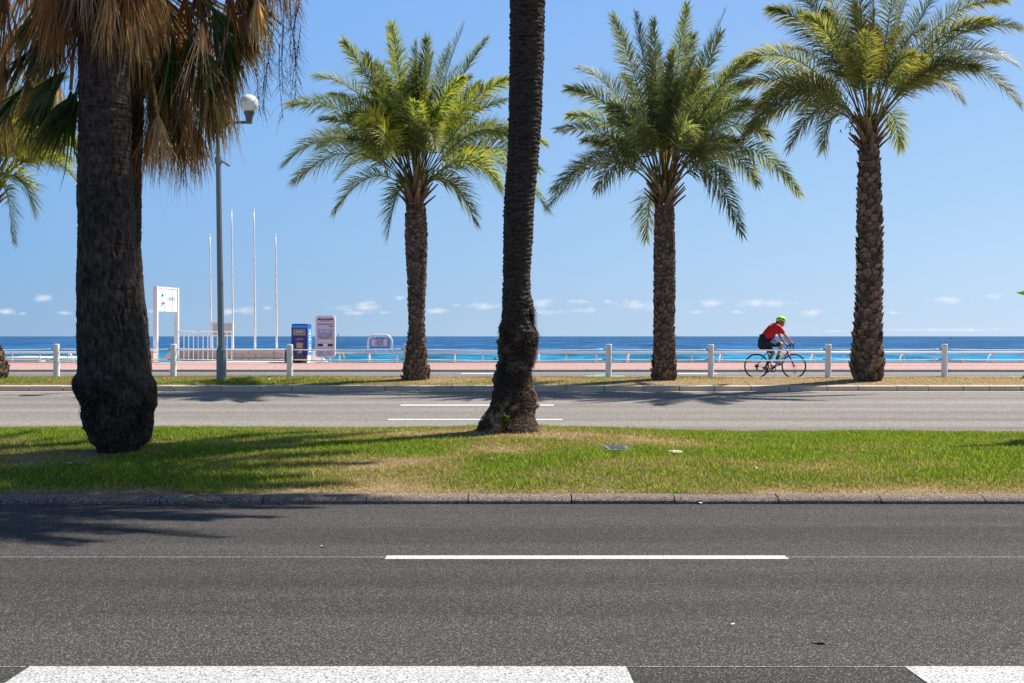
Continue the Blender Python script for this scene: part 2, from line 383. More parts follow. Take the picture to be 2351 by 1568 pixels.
def ground_mat(name):
    m, N, L, B = mat_new(name); a = N.new('ShaderNodeAttribute'); a.attribute_name = 'Col'
    n = nnoise(N, L, 30, 6, .7)
    c = nmix(N, L, a.outputs[0], nramp(N, L, n, [(.3, .45), (.7, 1.35)]), 1.0, 'MULTIPLY')
    L.new(c, B.inputs['Base Color']); B.inputs['Roughness'].default_value = .95; B.inputs['Specular IOR Level'].default_value = .1
    nbump(N, L, B, n, 1.0, .03); return m
M['lawn'] = ground_mat('lawn soil and thatch')

# ------------------------------------------------------------------ the setting
def strip(name, rows, mat, x0=-45, x1=45, nx=2):
    """rows = [(Y, z)...]"""
    mb = MB(); xs = np.linspace(x0, x1, nx); v = [(x, y, z) for (y, z) in rows for x in xs]
    f = [(i*nx+j, i*nx+j+1, (i+1)*nx+j+1, (i+1)*nx+j) for i in range(len(rows)-1) for j in range(nx-1)]
    mb.add(v, f); return setp(build(name, mb, mat), kind='structure')
def far_h(Z): return CZ-(2.07-0.0287*Z)      # far road climbs gently towards the sea
strip('ground', [(-400, -.6), (47, -.6)], M['soil'], -600, 600)
strip('near_road', [(-8, 0), (12.66, 0)], M['asphalt_near'], -30, 30)
strip('far_road', [(19.4, far_h(19.4)), (28.95, far_h(28.95))], M['asphalt_far'])
strip('cycle_path', [(32.15, CZ-1.165), (36, CZ-1.135), (39.2, CZ-1.075)], M['asphalt_cycle'], -55, 55)
PZ = CZ-1.0
strip('promenade', [(39.16, PZ-.002), (48.55, PZ)], M['promenade'], -60, 60)
strip('beach', [(48.7, -2.2), (85, -3.3), (110, -4.6)], M['sand'], -300, 300)
mb = MB(); ys = [75, 200, 400, 1000, 4000, 20000, 100000]
v = []; 
for y in ys: v += [(-1.6*y-600, y, -3.5), (1.6*y+600, y, -3.5)]
mb.add(v, [(2*k, 2*k+1, 2*k+3, 2*k+2) for k in range(len(ys)-1)]); setp(build('sea', mb, M['sea']), kind='structure')
# sea wall under the promenade edge, and a pale coping strip
mb = MB(); mb.box(-60, 60, 48.5, 48.9, -2.6, PZ-.004); setp(build('sea_wall', mb, M['concrete']), 'long pale concrete retaining wall under the promenade edge', 'wall')
mb = MB(); mb.box(-60, 60, 48.42, 48.5, PZ-.1, PZ+.03); setp(build('promenade_edge', mb, M['concrete']), kind='structure')

def kerb_row(name, blocks, prof, mat, gap=.012):
    """blocks: list of (x0,x1); prof: closed polygon in (Y,z)"""
    mb = MB(); n = len(prof)
    for (a, b) in blocks:
        j = random.uniform(-.003, .003); v = [(a+gap/2, y, z+j) for y, z in prof]+[(b-gap/2, y, z+j) for y, z in prof]
        f = [(k, (k+1) % n, n+(k+1) % n, n+k) for k in range(n)]+[tuple(range(n-1, -1, -1)), tuple(range(n, 2*n))]
        mb.add(v, f, np.ones(3))
    return setp(build(name, mb, mat), kind='structure')
# near kerb, rounded dark aggregate blocks ~1 m long: joints at px 55?, 318, 605, 845, 1075, 1310, 1548, 1785, 2020, 2258
J = [(x-1175.5)*12.7/F for x in (370-480, 128, 370, 605, 842, 1075, 1312, 1548, 1785, 2020, 2258)]
J = [J[0]-.99*k for k in range(14, 0, -1)]+J+[J[-1]+1.02*k for k in range(1, 15)]
kerb_row('near_kerb', list(zip(J[:-1], J[1:])), [(12.64, -.05), (12.64, .028), (12.655, .043), (12.69, .06), (12.74, .070), (12.80, .075), (12.85, .076), (12.85, -.05)], M['kerb_dark'])
zf = far_h(28.9)
J = [(x-1175.5)*28.9/F for x in (66, 145, 232, 330, 400, 508, 596, 670, 776, 885, 960, 1035, 1114, 1180, 1300, 1388, 1478, 1560, 1640, 1725, 1812, 1900, 1971, 2060, 2132, 2212, 2272, 2345)]
J = [J[0]-.85*k for k in range(22, 0, -1)]+J+[J[-1]+.85*k for k in range(1, 23)]
kerb_row('far_kerb', list(zip(J[:-1], J[1:])), [(28.9, zf-.1), (28.9, zf+.105), (28.91, zf+.117), (29.2, zf+.13), (29.2, zf-.1)], M['kerb_pale'], .02)
strip('gutter', [(28.70, far_h(28.7)+.004), (28.9, far_h(28.9)+.004)], M['kerb_pale'])
zc = CZ-1.075
J = [k*1.55-55+random.uniform(-.1, .1) for k in range(72)]
kerb_row('promenade_kerb', list(zip(J[:-1], J[1:])), [(38.95, zc-.1), (38.95, zc+.06), (38.97, zc+.075), (39.15, zc+.078), (39.15, zc-.1)], M['kerb_pale'], .02)
J = [k*1.0-50 for k in range(101)]
kerb_row('cycle_path_kerb', list(zip(J[:-1], J[1:])), [(31.98, CZ-1.3), (31.98, CZ-1.02), (32.0, CZ-1.016), (32.14, CZ-1.016), (32.15, CZ-1.3)], M['kerb_pale'], .008)
J = [k*1.0-45 for k in range(91)]
kerb_row('median_back_kerb', list(zip(J[:-1], J[1:])), [(19.74, far_h(19.8)-.1), (19.74, far_h(19.8)+.012), (19.9, far_h(19.9)+.016), (19.9, far_h(19.9)-.1)], simple('pinkish kerb', (.5, .38, .34), .8, noise=.1), .008)
strip('edge_line', [(19.93, far_h(19.93)+.004), (20.03, far_h(20.03)+.004)], M['paint_far'])

# lawns
def lawn_h(X, Z):
    X = np.asarray(X, float); Z = np.asarray(Z, float)
    zs = [12.84, 13.4, 14, 15, 16, 17, 17.8, 18.6, 19.4, 19.75]
    hl = [.075, .12, .185, .255, .295, .318, .322, .30, .235, .175]
    hr = [.075, .11, .155, .20, .225, .238, .235, .22, .185, .17]
    a = np.interp(Z, zs, hl); b = np.interp(Z, zs, hr); w = 1/(1+np.exp(-(X-2.2)*1.3))
    n = fbm(np.stack([X*.8, Z*.8, X*0], -1).reshape(-1, 3), 3, 5).reshape(X.shape)-.5
    bump = .05*np.exp(-((X-.0)**2/2.6+(Z-17.6)**2/1.5))
    return a*(1-w)+b*w+n*.05*np.clip((Z-12.95)/.6, 0, 1)*np.clip((19.7-Z)/.5, 0, 1)+bump
def lawn_dry(X, Z):
    p = np.stack([X, Z, X*0], -1)
    n = fbm(p*np.array([.7, 1.1, 1]), 4, 11)
    d = .20+(n-.5)*2.3+(fbm(p*np.array([3.1, 3.1, 1]), 3, 55)-.5)*.7
    d += .6*np.exp(-((Z-12.9)/.3)**2)*(.5+fbm(p*2, 3, 4))
    d += .8*np.exp(-((X-1.9)**2/1.0+(Z-16.4)**2/.25))+.35*np.exp(-((X-.6)**2/2.+(Z-17)**2/.6))
    d += .5*np.exp(-((X+3.0)**2/.8+(Z-16.2)**2/.3))+.12*np.exp(-((X-.5)**2/9.))
    d -= .33/(1+np.exp(-(X-4.2)*2)) + .12/(1+np.exp((X+3.5)*2))
    d += .7*np.exp(-((X+4.86)**2/.9+(Z-14.95)**2/.22))+.5*np.exp(-((X-.0)**2/.9+(Z-17.0)**2/.25))
    return np.clip(d, 0, 1)
GREENS = np.array([(.13, .20, .022), (.22, .30, .032), (.35, .41, .055), (.09, .14, .028)])
DRYS = np.array([(.46, .37, .19), (.55, .43, .25), (.38, .30, .15), (.27, .15, .08)])
def grass_cols(d, n, X=None):
    g = GREENS[rng.integers(0, 4, n)]*rng.uniform(.75, 1.35, (n, 1)); y = DRYS[rng.integers(0, 4, n)]*rng.uniform(.7, 1.25, (n, 1))
    k = (rng.random(n) < d*.95)[:, None]
    return np.where(k, y, g*(1-.35*d[:, None])+y*.35*d[:, None])
def lawn(name, x0, x1, y0, y1, step, hf, df):
    nx = int((x1-x0)/step)+1; ny = int((y1-y0)/step)+1
    X, Y = np.meshgrid(np.linspace(x0, x1, nx), np.linspace(y0, y1, ny)); Z = hf(X, Y)
    d = df(X.ravel(), Y.ravel())[:, None]
    C = np.array([.09, .11, .025])*(1-d)+np.array([.34, .24, .14])*d
    idx = np.arange(nx*ny).reshape(ny, nx)
    Fc = np.stack([idx[:-1, :-1], idx[:-1, 1:], idx[1:, 1:], idx[1:, :-1]], -1).reshape(-1, 4)
    o = fast_mesh(name, np.stack([X.ravel(), Y.ravel(), Z.ravel()], 1), Fc, C, M['lawn'], smooth=True)
    return setp(o, kind='structure')
EXCL = []
def grass(name, label, n, x_of, y0, y1, hf, df, hmin, hmax, w, seed):
    r = np.random.default_rng(seed)
    Y = r.uniform(y0, y1, n); X = r.uniform(-1, 1, n)*x_of(Y)
    keep = np.ones(n, bool)
    for (ex, ey, er) in EXCL: keep &= ((X-ex)**2+(Y-ey)**2) > er*er
    X, Y = X[keep], Y[keep]; n = len(X); d = df(X, Y)
    keep = r.random(n) > .55*np.clip((d-.55)/.45, 0, 1); X, Y, d = X[keep], Y[keep], d[keep]; n = len(X)
    Z = hf(X, Y)-.004; a = r.uniform(0, 2*math.pi, n); h = r.uniform(hmin, hmax, n)*(1.15-.55*d)*(.65+.75*fbm(np.stack([X*2.2, Y*2.2, X*0], -1), 3, 21))
    # a few taller tufts
    tall = r.random(n) < .006*(1-d); h = np.where(tall, h*1.9, h)
    lean = r.normal(0, .45, (n, 2))*h[:, None]
    ww = w*r.uniform(.6, 1.3, n)
    dx, dy = np.cos(a)*ww, np.sin(a)*ww
    V = np.zeros((n, 3, 3)); V[:, 0] = np.stack([X-dx, Y-dy, Z], 1); V[:, 1] = np.stack([X+dx, Y+dy, Z], 1); V[:, 2] = np.stack([X+lean[:, 0], Y+lean[:, 1], Z+h], 1)
    C = grass_cols(d, n); C = np.repeat(C[:, None], 3, 1); C[:, :2] *= .8
    o = fast_mesh(name, V.reshape(-1, 3), np.arange(3*n).reshape(-1, 3), C.reshape(-1, 3), M['grass'])
    return setp(o, label, 'grass', kind='stuff')
lawn('median_lawn_ground', -16, 16, 12.85, 19.76, .08, lawn_h, lawn_dry)
BIGX, BIGZ = -4.86, 15.3
MIDX, MIDZ = -.03, 17.45
EXCL += [(BIGX, BIGZ, .42), (-4.5, 16.3, .3), (MIDX, MIDZ, .38)]
PLATE = at(1416, 1032, 15.72)
def far_lawn_h(X, Z):
    X = np.asarray(X, float); Z = np.asarray(Z, float); a = np.interp(Z, [29.2, 29.7, 30.6, 31.5, 32.0], [CZ-1.112, CZ-1.075, CZ-1.018, CZ-1.008, CZ-1.02])
    return a+(fbm(np.stack([X*.7, Z*.7, X*0], -1).reshape(-1, 3), 3, 8).reshape(X.shape)-.5)*.04
def far_dry(X, Z):
    n = fbm(np.stack([X*.45, Z*.9, X*0], -1), 4, 31)
    return np.clip(.80+(n-.5)*1.6+.04*X-.3*np.exp(-((X+7)**2/6)), 0.1, 1)
lawn('promenade_lawn_ground', -30, 30, 29.18, 32.0, .16, far_lawn_h, far_dry)

# painted markings
def marking(name, poly, mat, h=.004, lab=None):
    mb = MB(); mb.add([(x, y, h+zb) for x, y, zb in poly], [tuple(range(len(poly)))]); return setp(build(name, mb, mat), kind='structure')
def line(name, xa, xb, ya, yb, mat, zf_=lambda y: 0.0, skew=0, h=.004):
    return marking(name, [(xa, ya, zf_(ya)), (xb-skew, ya, zf_(ya)), (xb, yb, zf_(yb)), (xa+skew, yb, zf_(yb))], mat, h)
def road_x(px, Z): return (px-1175.5)*Z/F
Z1 = F*CZ/508
line('lane_dash', road_x(886, Z1), road_x(1806, Z1), Z1-.085, Z1+.07, M['paint'])
for k in (-2, -1, 1, 2): line('lane_dash', road_x(886, Z1)+k*9.2, road_x(1806, Z1)+k*9.2, Z1-.085, Z1+.07, M['paint'])
line('thin_line', -24, road_x(884, Z1), Z1-.008, Z1+.008, M['paint_faint'])
line('thin_line', road_x(1808, Z1), 24, Z1-.008, Z1+.008, M['paint_faint'])
Zb = F*CZ/759
marking('edge_dash', [(road_x(-12, Zb-.42), Zb-.42, 0), (road_x(1462, Zb-.42), Zb-.42, 0), (road_x(1437, Zb), Zb, 0), (road_x(70, Zb), Zb, 0)], M['paint_worn'])
marking('edge_dash', [(road_x(2150, Zb-.42), Zb-.42, 0), (road_x(2150, Zb-.42)+3.0, Zb-.42, 0), (road_x(2080, Zb)+3.0, Zb, 0), (road_x(2075, Zb), Zb, 0)], M['paint_worn'])
marking('edge_dash', [(road_x(-12, Zb-.42)-4.4, Zb-.42, 0), (road_x(-12, Zb-.42)-1.4, Zb-.42, 0), (road_x(-12, Zb)-1.35, Zb, 0), (road_x(-12, Zb)-4.3, Zb, 0)], M['paint_worn'])
line('thin_line', -20, road_x(60, Zb), Zb-.012, Zb-.004, M['paint_faint'])
line('thin_line', road_x(1440, Zb), road_x(2072, Zb), Zb-.012, Zb-.004, M['paint_faint'])
for k in (-2, -1, 0, 1, 2):
    line('lane_dash', road_x(892, 22.1)+k*13, road_x(1291, 22.1)+k*13, 21.98, 22.14, M['paint_far'], far_h)
    line('lane_dash', road_x(920, 25.1)+k*13, road_x(1271, 25.1)+k*13, 24.98, 25.16, M['paint_far'], far_h)
cyc = lambda Z: float(np.interp(Z, [32.15, 36, 39.2], [CZ-1.165, CZ-1.135, CZ-1.075]))
line('lane_dash', road_x(1060, 38), road_x(1180, 38), 37.6, 37.9, M['paint_far'], cyc)
line('lane_dash', road_x(1060, 38)+6, road_x(1180, 38)+6, 37.6, 37.9, M['paint_far'], cyc)
line('cycle_marking', road_x(1345, 36.3), road_x(1432, 36.3), 36.1, 36.5, M['paint_green'], cyc)
line('cycle_marking', road_x(1370, 36.3), road_x(1400, 36.3), 36.8, 37.1, M['paint_green'], cyc)
line('edge_line', -45, 45, 32.3, 32.42, M['paint_far'], cyc)

# ------------------------------------------------------------------ trunks
def trunk_surface(prof, Z, scale=2351., nrow=300, nseg=120, noisef=None, zoff=0, ext=None):
    """prof rows (y, left, right) in frame pixels (4096 wide when scale=4096) -> rings; returns V, F, params"""
    k = scale/2351.; P = np.array(prof, float)/k
    z = CZ-(P[:, 0]-772)*Z/F; cx = ((P[:, 1]+P[:, 2])/2-1175.5)*Z/F; r = (P[:, 2]-P[:, 1])/2*Z/F
    if ext: z = np.concatenate([[ext[0]], z]); cx = np.concatenate([[ext[1]], cx]); r = np.concatenate([[ext[2]], r])
    zz = np.linspace(z.max(), z.min()-.06, nrow)
    o = np.argsort(z); cxx = np.interp(zz, z[o], cx[o]); rr = np.interp(zz, z[o], r[o])
    ker = np.ones(5)/5; pad = lambda q: np.convolve(np.pad(q, 2, 'edge'), ker, 'valid')
    cxx, rr = pad(cxx), pad(rr)
    a = np.arange(nseg)*2*math.pi/nseg
    A, ZZ = np.meshgrid(a, zz); RR = np.repeat(rr[:, None], nseg, 1); CX = np.repeat(cxx[:, None], nseg, 1)
    base = np.stack([np.cos(A)*RR, np.sin(A)*RR, ZZ], -1).reshape(-1, 3)
    d = noisef(base, A.ravel(), ZZ.ravel(), RR.ravel()) if noisef else 0
    r2 = RR.ravel()+d
    V = np.stack([CX.ravel()+np.cos(A.ravel())*r2, Z+np.sin(A.ravel())*r2, ZZ.ravel()], 1)
    idx = np.arange(nrow*nseg).reshape(nrow, nseg); nxt = np.roll(idx, -1, 1)
    Fc = np.stack([idx[:-1], idx[1:], nxt[1:], nxt[:-1]], -1).reshape(-1, 4)
    return V, Fc, d, (zz, cxx, rr)
def surf_at(par, z, a, Z):
    zz, cx, r = par; c = np.interp(z, zz[::-1], cx[::-1]); q = np.interp(z, zz[::-1], r[::-1])
    return np.stack([c+np.cos(a)*q, Z+np.sin(a)*q, z], -1), q
def flakes(par, Z, n, z0, z1, ln, wd, up=-1, out=.5, cols=((.09, .07, .055), (.16, .12, .09)), seed=1, arange=(0, 2*math.pi), inset=.0):
    r = np.random.default_rng(seed); z = r.uniform(z0, z1, n); a = r.uniform(*arange, n)
    p, q = surf_at(par, z, a, Z)
    nrm = np.stack([np.cos(a), np.sin(a), a*0], 1); tan = np.stack([-np.sin(a), np.cos(a), a*0], 1)
    L_ = ln*r.uniform(.5, 1.4, n); W = wd*r.uniform(.6, 1.3, n)
    d = nrm*(out*r.uniform(.3, 1.5, n))[:, None]+tan*r.normal(0, .3, n)[:, None]+np.array([0, 0, up])
    d /= np.linalg.norm(d, axis=1)[:, None]
    p = p-nrm*inset
    V = np.stack([p-tan*W[:, None], p+tan*W[:, None], p+d*L_[:, None]], 1)
    c0, c1 = np.array(cols[0]), np.array(cols[1]); t = r.random(n)[:, None]; C = c0*(1-t)+c1*t; C = np.repeat(C[:, None], 3, 1)
    return V.reshape(-1, 3), np.arange(3*n).reshape(-1, 3), C.reshape(-1, 3)

# ------------------------------------------------------------------ feather palm (date palm) crown
def frond_geo(P0, P1, P2, nl, L0, r, cols, tipc, wid=.021, droop=.26, roll=None, t0=.24):
    t = np.linspace(0, 1, 26)[:, None]; P0, P1, P2 = map(np.asarray, (P0, P1, P2))
    C = (1-t)**2*P0+2*t*(1-t)*P1+t*t*P2; lat = np.linalg.norm((P2-P0)[:2]); C = C+np.array([0, 0, 1.])*(.10*lat*np.sin(math.pi*t)-.0*t)
    V = []; Fc = []; CC = []
    base = r.choice(len(cols)); col = np.array(cols[base])*r.uniform(.8, 1.25)
    # rachis, three sided, tapering
    rad = np.interp(t[:, 0], [0, .1, 1], [.035, .018, .004])
    T = np.gradient(C, axis=0); T /= np.linalg.norm(T, axis=1)[:, None]
    up = np.array([0, 0, 1.]); S = np.cross(T, up); nS = np.linalg.norm(S, axis=1)[:, None]; S = np.where(nS > .05, S/np.maximum(nS, .05), np.array([1., 0, 0]))
    Nn = np.cross(S, T)
    roll = r.uniform(.35, 1.25)*r.choice([-1, 1]) if roll is None else roll
    S, Nn = S*math.cos(roll)+Nn*math.sin(roll), Nn*math.cos(roll)-S*math.sin(roll)
    ring = [C+rad[:, None]*(math.cos(q)*S+math.sin(q)*Nn) for q in (0, 2.1, 4.2)]
    V.append(np.stack(ring, 1).reshape(-1, 3)); rc = np.array([.26, .24, .09])*r.uniform(.7, 1.1); CC.append(np.tile(rc, (78, 1)))
    for k in range(25):
        for j in range(3):
            a, b = k*3+j, k*3+(j+1) % 3; Fc += [(a, b, b+3), (a, b+3, a+3)]
    n0 = 78
    ts = np.linspace(t0, .995, nl); ts = ts+r.normal(0, .004, nl); ts = np.clip(ts, t0-.02, 1)
    for s in (-1, 1):
        P = np.stack([np.interp(ts, t[:, 0], C[:, i]) for i in range(3)], 1)
        Tt = np.stack([np.interp(ts, t[:, 0], T[:, i]) for i in range(3)], 1); St = np.stack([np.interp(ts, t[:, 0], S[:, i]) for i in range(3)], 1); Nt = np.stack([np.interp(ts, t[:, 0], Nn[:, i]) for i in range(3)], 1)
        ang = np.radians(np.interp(ts, [.2, .6, 1], [64, 52, 22])+r.normal(0, 6, nl)); v = np.radians(r.choice([8, 32, 52], nl)+r.normal(0, 8, nl))
        d = Tt*np.cos(ang)[:, None]+(s*St*np.cos(v)[:, None]+Nt*np.sin(v)[:, None])*np.sin(ang)[:, None]
        L_ = L0*np.interp(ts, [.18, .32, .6, .85, 1], [.45, .85, 1, .72, .42])*r.uniform(.85, 1.12, nl)
        w = wid*r.uniform(.8, 1.2, nl)*.5
        side = np.cross(d, Nt); side /= np.linalg.norm(side, axis=1)[:, None]+1e-9
        mid = P+d*(L_*.45)[:, None]-up*(L_*.45*droop*.25)[:, None]; tip = P+d*L_[:, None]-up*(L_*droop*r.uniform(.4, 1.3, nl))[:, None]
        W = w[:, None]
        vs = np.stack([P-side*W*.6, P+side*W*.6, mid-side*W, mid+side*W, tip], 1).reshape(-1, 3); V.append(vs)
        b = n0+np.arange(nl)*5; n0 += 5*nl
        for q in b: Fc += [(q, q+1, q+3), (q, q+3, q+2), (q+2, q+3, q+4)]
        lc = col*r.uniform(.75, 1.3, (nl, 1)); yel = (r.random((nl, 1)) < .14)*.6; lc = lc*(1-yel)+np.array([.42, .38, .14])*yel
        c5 = np.repeat(lc[:, None], 5, 1); c5[:, 4] = c5[:, 4]*.35+np.array(tipc)*.65; CC.append(c5.reshape(-1, 3))
    return np.concatenate(V), np.array(Fc), np.concatenate(CC)
LEAFC = [(.075, .12, .022), (.055, .095, .026), (.10, .145, .026), (.065, .11, .035)]
def date_palm(label, Z, opx, tpx, prof, fronds, nfill, seed, cols=LEAFC, tipc=(.28, .24, .06), rows=34, cut=1.0, fruit=None, L0=.54, filler=(2.1, 4.0), spiky=0):
    r = np.random.default_rng(seed); s = Z/F
    bpx = prof[-1]; loc = at((bpx[1]+bpx[2])/2, bpx[0], Z)
    root = thing('date_palm', loc, label, 'palm tree', 'date palms along the promenade')
    O = at(opx[0], opx[1], Z); Tt = at(tpx[0], tpx[1], Z)
    # trunk with its spiral of cut leaf bases
    nf = lambda b, A, z, rr: (fbm(b*np.array([6, 6, 4]), 3, seed)-.5)*.05
    V, Fc, d, par = trunk_surface(prof, Z, 2351., 120, 40, nf)
    C = np.ones((len(V), 3))*.45
    mb = MB(); mb.add(V, Fc, C)
    z0, z1 = par[0].min()+.05, par[0].max()
    nr = int((z1-z0)/(.085*cut)); 
    for k in range(nr):
        zk = z0+(k+.5)*(z1-z0)/nr; _, q = surf_at(par, zk, 0., Z); low = math.exp(-(zk-z0)/.55)
        n = max(7, int(2*math.pi*q/(.15*cut)))
        for j in range(n):
            a = 2*math.pi*(j+.5*(k % 2)+r.uniform(-.2, .2))/n; z = zk+r.uniform(-.05, .05)
            p, q = surf_at(par, z, a, Z); nrm = np.array([math.cos(a), math.sin(a), 0]); tan = np.array([-math.sin(a), math.cos(a), 0])
            w = 2*math.pi*q/n*.46*r.uniform(.6, 1.35); h = .085*cut*r.uniform(.9, 1.6)*(1+.5*low); pr = r.uniform(.012, .045)*(1+.8*low+spiky)*cut
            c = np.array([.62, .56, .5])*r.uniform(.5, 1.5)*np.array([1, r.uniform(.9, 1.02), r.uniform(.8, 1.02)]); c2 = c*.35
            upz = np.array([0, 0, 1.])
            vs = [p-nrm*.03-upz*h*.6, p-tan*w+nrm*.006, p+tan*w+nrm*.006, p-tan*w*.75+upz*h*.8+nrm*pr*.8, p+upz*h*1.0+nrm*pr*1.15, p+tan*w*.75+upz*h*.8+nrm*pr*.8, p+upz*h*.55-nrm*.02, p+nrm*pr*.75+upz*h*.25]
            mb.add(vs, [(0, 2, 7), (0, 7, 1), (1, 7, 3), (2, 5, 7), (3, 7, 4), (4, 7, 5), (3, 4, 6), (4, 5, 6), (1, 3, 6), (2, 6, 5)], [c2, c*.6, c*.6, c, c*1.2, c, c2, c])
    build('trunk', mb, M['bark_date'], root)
    # flared fresh leaf bases under the crown
    mb = MB(); wtop = (prof[0][2]-prof[0][1])*s/2
    for k in range(26):
        a = 2.4*k+r.uniform(-.2, .2); lv = k/26; p0 = Tt+np.array([math.cos(a), math.sin(a), 0])*wtop*(.85-.3*lv)+np.array([0, 0, -.05+.38*lv])
        out = (.85-.45*lv); d = np.array([math.cos(a)*out, math.sin(a)*out, 1]); d /= np.linalg.norm(d); ln = r.uniform(.34, .5)+.2*lv
        tan = np.array([-math.sin(a), math.cos(a), 0]); w = .085*r.uniform(.8, 1.2); nrm = np.cross(tan, d)
        c = np.array([.19, .105, .065])*r.uniform(.6, 1.2); ct = np.array([.24, .20, .11])*r.uniform(.7, 1.2)
        vs = []
        for tt, ww, th in ((0, 1, .035), (.45, .75, .03), (1, .34, .02)):
            q = p0+d*ln*tt+np.array([math.cos(a), math.sin(a), 0])*.07*tt*tt
            vs += [q-tan*w*ww, q-nrm*th*1.2, q+tan*w*ww, q+nrm*th*.5]
        f = [(i*4+j, i*4+(j+1) % 4, (i+1)*4+(j+1) % 4, (i+1)*4+j) for i in (0, 1) for j in range(4)]+[(3, 2, 1, 0), (8, 9, 10, 11)]
        mb.add(vs, f, [c*.8]*4+[c]*4+[ct]*4)
    build('leaf_base', mb, M['bark_stub'], root)
    VV, FF, CC = [], [], []; n0 = 0
    def emit(P0, P1, P2, nl, L, **kw):
        nonlocal n0
        V, Fc, C = frond_geo(P0, P1, P2, nl, L, r, cols, tipc, **kw); VV.append(V); FF.append(Fc+n0); CC.append(C); n0 += len(V)
    for i, fr in enumerate(fronds):
        tx, ty, cx, cy = fr[:4]; dy = fr[4] if len(fr) > 4 else r.uniform(-.9, .9)
        P2 = at(tx, ty, Z)+np.array([0, dy, 0]); P1 = at(cx, cy, Z)+np.array([0, dy*.45, 0])
        v = P1-O; st = O+np.array([np.sign(v[0])*min(.12, abs(v[0])*.3), dy*.1, -.12])
        L = np.linalg.norm(P2-O); emit(st, P1, P2, int(40+28*L), L0*r.uniform(1.0, 1.25))
    for i in range(nfill):
        a = r.uniform(0, 2*math.pi); el = R(r.uniform(38, 88)); L = r.uniform(*filler)
        L *= .62+.38*math.sin(el)
        d = np.array([math.cos(a)*math.cos(el), math.sin(a)*math.cos(el), math.sin(el)])
        P1 = O+d*L*.55; P2 = O+np.array([d[0]*L*1.15, d[1]*L*1.15, d[2]*L*.85-.2*math.cos(el)*L])
        emit(O+d*.08-np.array([0, 0, .1]), P1, P2, int(32+22*L), L0*r.uniform(.8, 1.0), t0=.36)
    fast_mesh('crown', np.concatenate(VV), np.concatenate(FF), np.concatenate(CC), M['leaf'], root)
    if fruit:
        mb = MB()
        for (fx, fy, n, c) in fruit:
            for k in range(n):
                p = at(fx, fy, Z-.35)+r.normal(0, .13, 3)*np.array([1, .6, 1.1]); 
                q = O+np.array([0, -.1, .1])
                if k < 6: mb.tube([q, (p+q)/2+np.array([0, 0, .12]), p], .008, 4, (.5, .25, .04))
                mb.tube([p, p+r.normal(0, .05, 3)-np.array([0, 0, .09])], .006, 4, c); mb.ball(p-np.array([0, 0, .05]), .018, c, 6, 4)
        build('fruit_cluster', mb, M['dead'], root)
    return root
M['bark_stub'] = barkmat('cut leaf base', (1, 1, .4), 30, (.75, .75, .75), (1.3, 1.3, 1.3), .5, .01)

LA = [(650,372,785,285,.3),(688,422,815,335,-.6),(680,255,815,262),(738,190,860,225),(790,98,880,235),(832,112,895,235,.7),(885,60,918,255),(905,72,930,250,-.6),(978,80,962,255),(1028,95,985,250,.8),(1066,72,1003,240),(1116,100,1020,245),(1168,190,1045,265),(1160,245,1060,290,-.8),(1245,318,1095,290),(1236,382,1105,320,.5),(1254,482,1125,325),(1148,440,1080,350,-.9),(1092,512,1035,385),(1060,470,1020,385,.9),(768,484,850,385),(898,548,915,415,-.8),(762,402,845,335,.9),(1180,330,1080,300,-1.0),(720,320,820,300,1.1),(905,380,880,280,-2.2),(1010,370,990,280,-2.3),(850,300,880,270,-1.6),(1100,190,1020,270,.2),(955,90,950,240,.3),(860,170,900,260,.9),(1050,170,1000,270,-.6)]
PA = [(470,934,974),(500,932,978),(550,931,980),(600,934,979),(650,937,977),(700,938,975),(750,940,973),(800,935,976),(830,932,979),(850,928,983),(869,925,986)]
date_palm('lush yellow-green date palm left of the tall dark trunk, its crown partly behind it', 30.5, (953, 425), (953, 472), PA, LA, 46, 3,
          cols=[(.18, .225, .045), (.125, .17, .055), (.24, .275, .05), (.14, .185, .075)], tipc=(.30, .27, .04), cut=.8)
LB = [(1262,472,1395,340),(1272,440,1390,352,-.6),(1305,200,1432,250),(1335,150,1448,225,.4),(1404,50,1478,235),(1455,45,1492,235,-.4),(1495,65,1503,230),(1520,95,1518,240,.8),(1566,32,1540,220),(1598,68,1560,235,.6),(1652,45,1578,235),(1645,92,1585,250,-.6),(1745,135,1630,215,.4),(1700,150,1610,250),(1782,240,1660,240),(1780,300,1665,265,.8),(1700,255,1620,290,-1.),(1843,440,1695,285),(1750,412,1665,315,.6),(1692,543,1620,340),(1494,540,1492,420,.9),(1365,445,1425,345,-.9),(1310,250,1430,290,.9),(1395,260,1460,290,-1.),(1330,385,1430,320,.2),(1440,330,1480,290,-2.2),(1560,350,1550,290,-2.3),(1650,430,1600,330,-1.2),(1440,160,1485,260,.8),(1600,180,1565,270,-.7)]
PB = [(472,1505,1546),(500,1504,1547),(600,1502,1549),(680,1502,1549),(750,1502,1547),(800,1501,1548),(830,1500,1549),(850,1498,1551),(869,1497,1553)]
date_palm('middle date palm on the promenade lawn, blue-green crown with orange fruit stalks', 30.5, (1525, 430), (1525, 474), PB, LB, 30, 11,
          cols=[(.115, .155, .075), (.135, .175, .075), (.18, .21, .085), (.10, .135, .065)], tipc=(.24, .22, .10), cut=.8, fruit=[(1585, 305, 60, (.62, .30, .02)), (1600, 330, 40, (.6, .22, .03)), (1540, 320, 14, (.5, .25, .03))])
